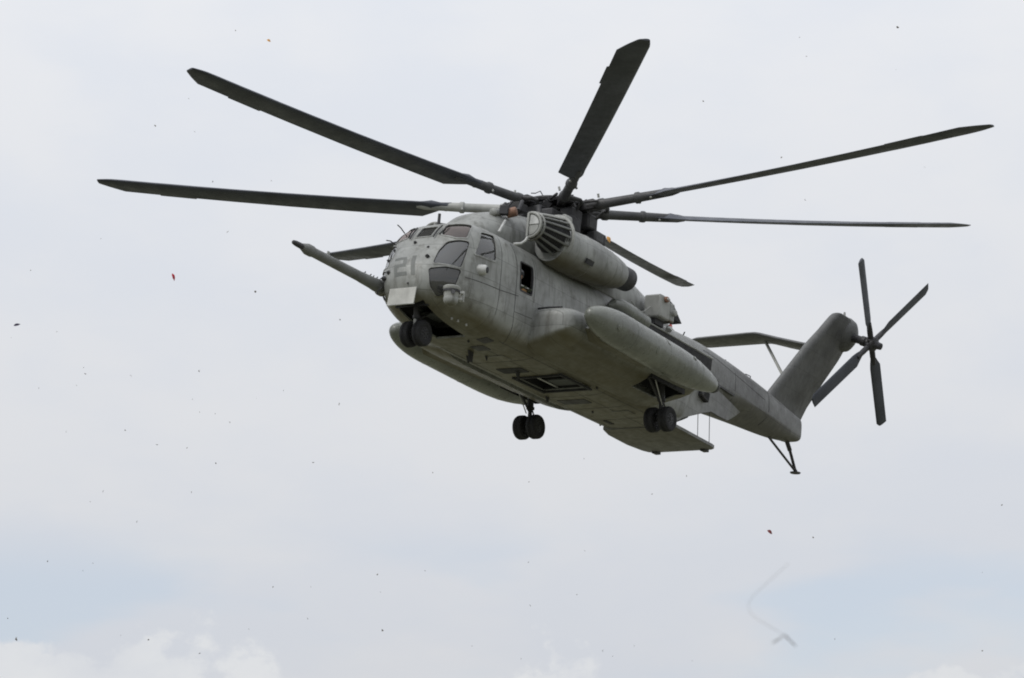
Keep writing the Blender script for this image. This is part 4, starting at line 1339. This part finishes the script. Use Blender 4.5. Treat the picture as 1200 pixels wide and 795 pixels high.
SCRAP_LABEL = ['fourth tiny leaf scrap from the left in the top far left sky', 'second tiny leaf scrap from the left in the top far left sky', 'first tiny leaf scrap from the left in the top far left sky', 'third tiny leaf scrap from the left in the top far left sky', 'fifth tiny leaf scrap from the left in the upper far left sky', 'first tiny leaf scrap from the left in the upper left centre sky', 'sixth tiny leaf scrap from the left in the upper far left sky', 'fourth tiny leaf scrap from the left in the upper far left sky', 'seventh tiny leaf scrap from the left in the upper far left sky', 'third tiny leaf scrap from the left in the upper far left sky', 'second tiny leaf scrap from the left in the upper left centre sky', 'fourth tiny leaf scrap from the left in the lower far left sky', 'fifth tiny leaf scrap from the left in the lower far left sky', 'third tiny leaf scrap from the left in the lower far left sky', 'first tiny leaf scrap from the left in the lower far left sky', 'ninth tiny leaf scrap from the left in the lower far left sky', 'fourteenth tiny leaf scrap from the left in the lower far left sky', 'thirteenth tiny leaf scrap from the left in the lower far left sky', 'fifteenth tiny leaf scrap from the left in the lower far left sky', 'sixteenth tiny leaf scrap from the left in the lower far left sky', 'eighteenth tiny leaf scrap from the left in the lower far left sky', 'second tiny leaf scrap from the left in the lower far left sky', 'eighth tiny leaf scrap from the left in the lower far left sky', 'tenth tiny leaf scrap from the left in the lower far left sky', 'eleventh tiny leaf scrap from the left in the lower far left sky', 'first tiny leaf scrap from the left in the lower left centre sky', 'third tiny leaf scrap from the left in the lower left centre sky', 'nineteenth tiny leaf scrap from the left in the lower far left sky', 'seventeenth tiny leaf scrap from the left in the lower far left sky', 'second tiny leaf scrap from the left in the lower left centre sky', 'seventh tiny leaf scrap from the left in the lower far left sky', 'sixth tiny leaf scrap from the left in the lower far left sky', 'twelfth tiny leaf scrap from the left in the lower far left sky', 'seventh tiny leaf scrap from the left in the bottom far left sky', 'third tiny leaf scrap from the left in the bottom far left sky', 'fifth tiny leaf scrap from the left in the bottom far left sky', 'fourth tiny leaf scrap from the left in the bottom far left sky', 'first tiny leaf scrap from the left in the bottom far left sky', 'second tiny leaf scrap from the left in the bottom far left sky', 'sixth tiny leaf scrap from the left in the bottom far left sky', 'eighth tiny leaf scrap from the left in the bottom far left sky', 'ninth tiny leaf scrap from the left in the bottom far left sky', 'first tiny leaf scrap from the left in the bottom left centre sky', 'third tiny leaf scrap from the left in the bottom left centre sky', 'second tiny leaf scrap from the left in the bottom left centre sky', 'tenth tiny leaf scrap from the left in the bottom far left sky', 'second tiny leaf scrap from the left in the lower right centre sky', 'fourth tiny leaf scrap from the left in the lower left centre sky', 'first tiny leaf scrap from the left in the lower right centre sky', 'third tiny leaf scrap from the left in the lower right centre sky', 'fifth tiny leaf scrap from the left in the bottom right centre sky', 'second tiny leaf scrap from the left in the bottom right centre sky', 'fourth tiny leaf scrap from the left in the bottom left centre sky', 'fifth tiny leaf scrap from the left in the bottom left centre sky', 'sixth tiny leaf scrap from the left in the bottom left centre sky', 'fourth tiny leaf scrap from the left in the bottom right centre sky', 'third tiny leaf scrap from the left in the bottom right centre sky', 'seventh tiny leaf scrap from the left in the bottom left centre sky', 'sixth tiny leaf scrap from the left in the bottom right centre sky', 'eighth tiny leaf scrap from the left in the bottom right centre sky', 'seventh tiny leaf scrap from the left in the bottom right centre sky', 'first tiny leaf scrap from the left in the bottom right centre sky', 'eighth tiny leaf scrap from the left in the bottom left centre sky', 'fourth tiny leaf scrap from the left in the lower right centre sky', 'first tiny leaf scrap from the left in the bottom far right sky', 'only tiny dark leaf scrap in the lower far right part of the sky', 'fourth tiny leaf scrap from the left in the bottom far right sky', 'second tiny leaf scrap from the left in the bottom far right sky', 'third tiny leaf scrap from the left in the bottom far right sky', 'ninth tiny leaf scrap from the left in the bottom right centre sky', 'fifth tiny leaf scrap from the left in the top far right sky', 'second tiny leaf scrap from the left in the top far right sky', 'third tiny leaf scrap from the left in the top far right sky', 'only tiny dark leaf scrap in the top right centre part of the sky', 'first tiny leaf scrap from the left in the top far right sky', 'only tiny dark leaf scrap in the upper far right part of the sky', 'sixth tiny leaf scrap from the left in the top far right sky', 'first tiny leaf scrap from the left in the upper far left sky', 'fourth tiny leaf scrap from the left in the top far right sky', 'second tiny leaf scrap from the left in the upper far left sky']
SPECIAL = [(-7.062, 57.878, 17.568, 0.161, 'red_petal', 'bright red petal-like scrap in the sky left of the refuelling probe', 'petal_scrap', (1.35, 1.25, 0.25)), (-9.974, 56.183, 16.105, 0.135, 'violet_scrap', 'dark crescent-shaped scrap at the far left edge of the sky', 'bark_scrap', (1.5, -0.25, 0.1)), (1.742, 49.996, 16.11, 0.124, 'orange_leaf', 'orange yellow leaf just below the right-hand rotor blades', 'dry_leaf', (1.3, 1.1, 0.3)), (4.925, 54.243, 11.517, 0.116, 'dark_red_scrap', 'dark red round scrap in the sky below the tail skid', 'petal_scrap', (1.2, 0.6, 0.3)), (-5.07, 56.678, 22.347, 0.086, 'orange_leaf', 'small ochre leaf near the top edge above the left rotor blades', 'dry_leaf', (1.3, 0.5, 0.2))]
STALK = [Vector(q) for q in [(0.5764, 5.9334, 2.7071), (0.5496, 5.9188, 2.6831), (0.523, 5.9046, 2.6575), (0.5002, 5.8895, 2.6355), (0.4879, 5.8731, 2.6187), (0.4845, 5.8563, 2.6038), (0.4881, 5.8394, 2.5889), (0.5004, 5.8225, 2.574), (0.5194, 5.8056, 2.5593), (0.5384, 5.7886, 2.5447), (0.5486, 5.7713, 2.5317)]]
STALK_HEADS = [[(0.5486, 5.77, 2.5367), (0.5503, 5.7708, 2.5334), (0.5537, 5.7717, 2.5301), (0.5571, 5.7729, 2.5251)], [(0.5537, 5.7713, 2.5317), (0.5606, 5.7733, 2.5234), (0.5675, 5.775, 2.5167), (0.5726, 5.7763, 2.5117)], [(0.5468, 5.7708, 2.5334), (0.5382, 5.7725, 2.5267), (0.5296, 5.7738, 2.5217), (0.5245, 5.7746, 2.5184)]]

# skirts left and right of the ramp opening
for sg in (-1, 1):
    lo, hi = [], []
    for x, z, zh, fy in ((12.72, 0.66, 1.3, 0.90), (13.10, 0.86, 1.5, 0.955), (13.36, 0.97, 2.0, 0.97), (14.0, 1.20, 2.1, 0.98), (14.64, 1.40, 2.1, 0.98), (15.4, 1.43, 2.05, 0.98), (16.0, 1.50, 2.0, 0.94), (16.5, 1.74, 1.95, 0.93), (16.75, 1.87, 1.92, 0.93)):
        w = pchip([r[0] for r in HULL], [r[1] for r in HULL], x) * 0.975
        lo.append((x, sg * w * fy, z))
        hi.append((x, sg * w, zh))
    rings = [[a, b, (b[0], b[1] - sg * 0.05, b[2]), (a[0], a[1] - sg * 0.05, a[2])] for a, b in zip(lo, hi)]
    sk = G().loft(rings).build('ramp_skirt', 'hull', heli, ang=50)
    G().tube([Vector(p) + Vector((0, -sg * 0.025, 0)) for p in lo], 0.018, 6).build('skirt_edge', 'char', sk)
    G().box((13.95, sg * 1.28, 1.66), (0.34, 0.16, 0.26), Matrix.Rotation(R_(14), 3, 'Y')).build('scoop_mouth', 'black', sk, bevel=0.02)

# clutter round the rotor head
rnd = random.Random(11)
for k in range(48):
    a = rnd.uniform(0, 2 * PI)
    r = rnd.uniform(0.35, 0.95)
    z = rnd.uniform(-0.62, 0.0)
    p = HUB + Vector((math.cos(a) * r, math.sin(a) * r, z))
    if k % 2:
        q = p + Vector((rnd.uniform(-0.2, 0.2), rnd.uniform(-0.2, 0.2), rnd.uniform(-0.25, 0.25)))
        G().tube([p, q], rnd.uniform(0.02, 0.06), 8).build('hub_fitting', 'char', hub)
    else:
        G().box(p, [rnd.uniform(0.08, 0.24) for _ in range(3)], Euler((rnd.random(), rnd.random(), a)).to_matrix()).build('hub_fitting', 'char' if k % 3 else 'cuff', hub, bevel=0.01)
for k in range(7):
    a = R_(BLADES[k][0] + 12)
    P = [HUB + Vector((math.cos(a) * r, math.sin(a) * r, z)) for r, z in ((0.55, 0.16), (0.8, 0.30), (1.0, 0.18), (1.2, 0.12))]
    G().tube(P, 0.014, 5).build('hydraulic_hose', 'char', hub)
for (x, y, z, sx, sy, sz, m) in ((6.9, -0.45, 4.55, 0.6, 0.5, 0.35, 'char'), (7.3, -0.85, 4.45, 0.5, 0.3, 0.4, 'char'), (8.7, -0.55, 4.55, 0.7, 0.6, 0.3, 'char'), (6.6, 0.3, 4.55, 0.4, 0.5, 0.3, 'char'), (8.3, -0.95, 4.40, 0.4, 0.3, 0.3, 'cuff'), (7.4, -0.75, 4.72, 0.5, 0.4, 0.35, 'char'), (8.1, -0.80, 4.75, 0.45, 0.4, 0.4, 'char'), (7.0, 0.1, 4.72, 0.5, 0.7, 0.35, 'char'), (8.55, -0.2, 4.78, 0.4, 0.6, 0.35, 'char')):
    G().box((x, y, z), (sx, sy, sz)).build('servo_housing', m, heli, bevel=0.05)

# antennas and wires along the tail
G().tube([(16.6, -0.35, 3.20), (16.62, -0.36, 3.42)], [0.05, 0.03], 8).build('tail_antenna', 'char', heli)
G().tube([(17.6, -0.30, 3.16), (17.75, -0.42, 3.30), (18.0, -0.44, 3.30), (18.2, -0.32, 3.12)], 0.014, 6).build('grab_handle', 'char', heli)
for x in (10.2, 11.6, 13.2):
    G().tube([(x, -0.9, 3.1), (x + 0.03, -0.95, 3.26)], 0.02, 6).build('wire_post', 'char', heli)
G().tube([(9.8, -1.28, 3.12), (10.2, -1.3, 2.95), (10.35, -1.36, 3.0), (10.6, -1.4, 3.2)], 0.016, 6).build('cable', 'light', heli)

# cockpit and cabin inside
G().box((7.8, 0, 1.02), (9.6, 2.3, 0.05)).build('cabin_floor', 'inner', heli)
g = G()
g.box((3.86, 0.86, 1.95), (0.05, 0.78, 1.8))
g.box((3.86, -0.86, 1.95), (0.05, 0.78, 1.8))
G().box((3.86, 0.82, 1.95), (0.05, 0.78, 1.8)).build('bulkhead', 'inner', heli)
G().box((3.86, -0.82, 1.95), (0.05, 0.78, 1.8)).build('bulkhead', 'inner', heli)
G().box((2.42, 0, 2.16), (0.30, 1.5, 0.42), Matrix.Rotation(R_(-18), 3, 'Y')).build('instrument_panel', 'black', heli, bevel=0.04)
G().box((2.95, 0, 1.62), (0.8, 0.28, 0.45)).build('centre_console', 'black', heli, bevel=0.03)
for sg in (-1, 1):
    st = G().box((3.05, sg * 0.62, 1.52), (0.50, 0.50, 0.12)).build('pilot_seat', 'inner', heli, bevel=0.04)
    G().box((3.34, sg * 0.62, 2.02), (0.12, 0.50, 0.95), Matrix.Rotation(R_(10), 3, 'Y')).build('seat_back', 'inner', st, bevel=0.05)
    G().box((3.08, sg * 0.62, 1.26), (0.40, 0.38, 0.40)).build('seat_base', 'inner', st, bevel=0.02)
# folded gun mount and padding in the port cabin window
gmnt = G().box((4.72, -1.22, 1.95), (0.46, 0.12, 0.12)).build('window_sill_pad', 'tan', heli, bevel=0.03)
G().tube([(4.58, -1.27, 2.06), (4.80, -1.27, 2.05), (4.95, -1.27, 2.06)], 0.022, 8).build('gun_rail', 'white', heli)


# ------------------------------------------------------------------ crew
def person(loc, joints, label, radii, head, look, group=None):
    """one skinned body; joints are airframe offsets from the point the person rests on"""
    V, E, RD = [], [], []
    idx = {}

    def jt(n, p, r, par=None):
        idx[n] = len(V)
        V.append(Vector(p))
        RD.append(r)
        if par:
            E.append((idx[par], idx[n]))
    for n, p, r, par in joints:
        jt(n, p, r, par)
    for sd in ('l', 'r'):          # five bent fingers on each hand
        h, w = V[idx['hand_' + sd]], V[idx['wrist_' + sd]]
        d = (h - w).normalized()
        side = d.cross(Vector((0, 0, 1))).normalized()
        dn = Vector((0, 0, -1))
        for k, ln in enumerate((0.075, 0.085, 0.08, 0.065)):
            b = h + side * (0.03 - 0.02 * k)
            jt('f%s%d' % (sd, k), b + d * 0.03, 0.010, 'hand_' + sd)
            jt('g%s%d' % (sd, k), b + d * (0.03 + ln * 0.5) + dn * 0.012, 0.009, 'f%s%d' % (sd, k))
            jt('h%s%d' % (sd, k), b + d * (0.03 + ln * 0.75) + dn * 0.045, 0.008, 'g%s%d' % (sd, k))
        jt('t%s0' % sd, w.lerp(h, 0.5) + side * 0.045, 0.011, 'wrist_' + sd)
        jt('t%s1' % sd, w.lerp(h, 0.9) + side * 0.065 + dn * 0.015, 0.010, 't%s0' % sd)
    me = bpy.data.meshes.new('person')
    me.from_pydata([tuple(v) for v in V], E, [])
    o = bpy.data.objects.new('person', me)
    col.objects.link(o)
    me.materials.append(M['suit'])
    sk = o.modifiers.new('skin', 'SKIN')
    sk.use_smooth_shade = True
    for i, sv in enumerate(me.skin_vertices[0].data):
        sv.radius = (RD[i], RD[i])
        sv.use_root = (i == 0)
    sb = o.modifiers.new('sub', 'SUBSURF')
    sb.levels = sb.render_levels = 2
    o.matrix_world = HELI @ Matrix.Translation(Vector(loc) - BASE)
    tag(o, label, 'person', group)
    hc = V[idx['head']]
    rz = Matrix.Rotation(look, 4, 'Z')

    def child(name, g, m):
        c = g.build(name, m, o, off=(0, 0, 0))
        c.matrix_local = Matrix.Translation(hc) @ rz
        return c
    # head facing -x: face, helmet shell, visor, ear cups, boom mike
    f = G().loft([[(-0.02 + 0.085 * math.cos(a) * q, 0.070 * math.sin(a) * q, z) for a in [2 * PI * k / 20 for k in range(20)]] for z, q in ((-0.13, 0.45), (-0.11, 0.75), (-0.05, 0.95), (0.02, 1.0), (0.08, 0.9))])
    f.loft([[(-0.100 - d, y * w, z) for y in (-0.012, 0.0, 0.012, 0.0)] for z, d, w in ((-0.045, 0.018, 1), (-0.03, 0.016, 0.9), (0.01, 0.0, 0.6))])
    child('face', f, 'skin')
    sh = G().loft([[(0.012 + 0.128 * math.cos(a) * q, 0.112 * math.sin(a) * q, z) for a in [2 * PI * k / 28 for k in range(28)]] for z, q in ((-0.03, 0.99), (0.02, 1.04), (0.07, 0.98), (0.11, 0.80), (0.135, 0.50), (0.143, 0.12))])
    child('helmet', sh, 'helmet')
    vs = G().loft([[(0.005 + 0.136 * math.cos(a), 0.112 * math.sin(a), z) for a in np.linspace(PI - 1.0, PI + 1.0, 14)] + [(0.005 + 0.128 * math.cos(a), 0.104 * math.sin(a), z) for a in np.linspace(PI + 1.0, PI - 1.0, 14)] for z in (-0.035, 0.045)])
    child('visor', vs, 'black')
    for sg in (-1, 1):
        child('ear_cup', G().rev([(0, 0.05), (0.03, 0.048), (0.045, 0.03)], (0.01, sg * 0.085, -0.03), (0, sg, 0), 14), 'helmet')
    child('microphone', G().tube([(-0.01, -0.10, -0.06), (-0.08, -0.075, -0.09), (-0.115, -0.02, -0.085)], 0.006, 6), 'black')
    return o


def seated(sg):
    y = 0.0
    J = [('hip', (0.05, y, 0.12), 0.15, None), ('belly', (0.06, y, 0.30), 0.14, 'hip'), ('chest', (0.10, y, 0.50), 0.165, 'belly'), ('neck', (0.09, y, 0.64), 0.06, 'chest'), ('head', (0.06, y, 0.80), 0.07, 'neck')]
    for s2, d in (('l', -1), ('r', 1)):
        J += [('sho_' + s2, (0.10, d * 0.19, 0.56), 0.075, 'chest'), ('elb_' + s2, (0.00, d * 0.26, 0.30), 0.055, 'sho_' + s2), ('wrist_' + s2, (-0.24, d * 0.20, 0.24), 0.036, 'elb_' + s2), ('hand_' + s2, (-0.33, d * 0.19, 0.24), 0.034, 'wrist_' + s2),
              ('thi_' + s2, (-0.02, d * 0.11, 0.10), 0.10, 'hip'), ('kne_' + s2, (-0.42, d * 0.14, 0.12), 0.07, 'thi_' + s2), ('ank_' + s2, (-0.58, d * 0.14, -0.26), 0.05, 'kne_' + s2), ('toe_' + s2, (-0.76, d * 0.15, -0.30), 0.04, 'ank_' + s2)]
    return J


person((3.05, -0.62, 1.58), seated(-1), 'pilot in flight suit and helmet seated behind the port side cockpit window', None, None, 0.0, 'crew of the helicopter')
person((3.05, 0.62, 1.58), seated(1), 'pilot in flight suit and helmet seated on the far side of the cockpit', None, None, 0.0, 'crew of the helicopter')
J = [('hip', (0.0, 0, 0.66), 0.15, None), ('belly', (-0.01, -0.03, 0.84), 0.145, 'hip'), ('chest', (-0.01, -0.08, 1.03), 0.17, 'belly'), ('neck', (-0.02, -0.13, 1.17), 0.06, 'chest'), ('head', (-0.03, -0.19, 1.32), 0.07, 'neck')]
for s2, d in (('l', -1), ('r', 1)):
    J += [('sho_' + s2, (d * 0.20, -0.08, 1.09), 0.075, 'chest'), ('elb_' + s2, (d * 0.26, -0.18, 0.86), 0.055, 'sho_' + s2), ('wrist_' + s2, (d * 0.18, -0.34, 0.92), 0.037, 'elb_' + s2), ('hand_' + s2, (d * 0.15, -0.42, 0.95), 0.034, 'wrist_' + s2),
          ('thi_' + s2, (d * 0.11, 0.02, 0.62), 0.105, 'hip'), ('kne_' + s2, (d * 0.13, -0.12, 0.36), 0.072, 'thi_' + s2), ('ank_' + s2, (d * 0.13, 0.06, 0.07), 0.05, 'kne_' + s2), ('toe_' + s2, (d * 0.14, -0.12, 0.04), 0.04, 'ank_' + s2)]
crew = person((4.74, -0.93, 1.045), J, 'helmeted crew member looking out of the open port cabin window', None, None, R_(75), 'crew of the helicopter')
ves = G().loft([[(0.20 * math.cos(a) * q - 0.01, 0.172 * math.sin(a) * q - 0.06, z) for a in [2 * PI * k / 24 for k in range(24)]] for z, q in ((0.80, 0.92), (0.92, 1.0), (1.02, 1.02), (1.10, 0.85))])
ves.build('survival_vest', 'tan', crew, off=(0, 0, 0))

# ------------------------------------------------------------------ leaves and scraps blown up by the rotor
leaf_me = []
lr = random.Random(5)
for k in range(6):
    L, Wd = 1.0, lr.uniform(0.4, 0.8)
    top, bot = [], []
    for i in range(7):
        t = i / 6
        w = Wd * math.sin(PI * (0.06 + 0.88 * t)) * (1 + lr.uniform(-0.25, 0.25)) / 2
        z = 0.35 * math.sin(PI * t * lr.uniform(0.8, 1.3)) * (0.4 + 0.2 * k % 1)
        top.append([(t - 0.5, -w, z + 0.12 * w), (t - 0.5, 0, z), (t - 0.5, w, z + 0.12 * w), (t - 0.5, 0, z - 0.08)])
    leaf_me.append(G().loft(top).mesh('leaf_scrap', (0, 0, 0)))
LEAFM = {n: painted(n, c, 0.8, 0.3, 0.0, scale=20) for n, c in (('dry_leaf', (0.17, 0.15, 0.13)), ('red_petal', (0.42, 0.03, 0.05)), ('orange_leaf', (0.62, 0.33, 0.10)), ('dark_red_scrap', (0.16, 0.035, 0.035)), ('violet_scrap', (0.06, 0.05, 0.09)))}
for i, (x, y, z, sz) in enumerate(SCRAPS):
    me = leaf_me[i % 6]
    o = bpy.data.objects.new('leaf_scrap', me)
    col.objects.link(o)
    if not me.materials:
        me.materials.append(LEAFM['dry_leaf'])
    o.location = (x, y, z)
    o.scale = (sz, sz, sz)
    o.rotation_euler = (lr.uniform(0, 6), lr.uniform(0, 6), lr.uniform(0, 6))
    tag(o, SCRAP_LABEL[i], 'leaf', 'small dark scraps blown through the air')
for (x, y, z, sz, mt_, lb, nm, rot) in SPECIAL:
    me = leaf_me[0].copy()
    me.materials.clear()
    me.materials.append(LEAFM[mt_])
    o = bpy.data.objects.new(nm, me)
    col.objects.link(o)
    o.location = (x, y, z)
    o.scale = (sz, sz * (0.55 if 'crescent' in lb or 'bright red' in lb else 1.0), sz)
    o.rotation_euler = rot
    tag(o, lb, 'leaf', 'single coloured scraps blown through the air')
# a grass stalk drifting close to the lens, far in front of the focus
g = G()
g.tube(STALK, 0.00036, 6)
stk = g.build('grass_stalk', LEAFM['dry_leaf'], None, off=STALK[0])
stk.location = STALK[0]
tag(stk, 'thin bent grass stalk drifting out of focus below the tail rotor', 'stalk', None)
for hd in STALK_HEADS:
    G().tube(hd, [0.0006, 0.0013, 0.0014, 0.0007], 8).build('seed_head', LEAFM['dry_leaf'], stk, off=STALK[0])
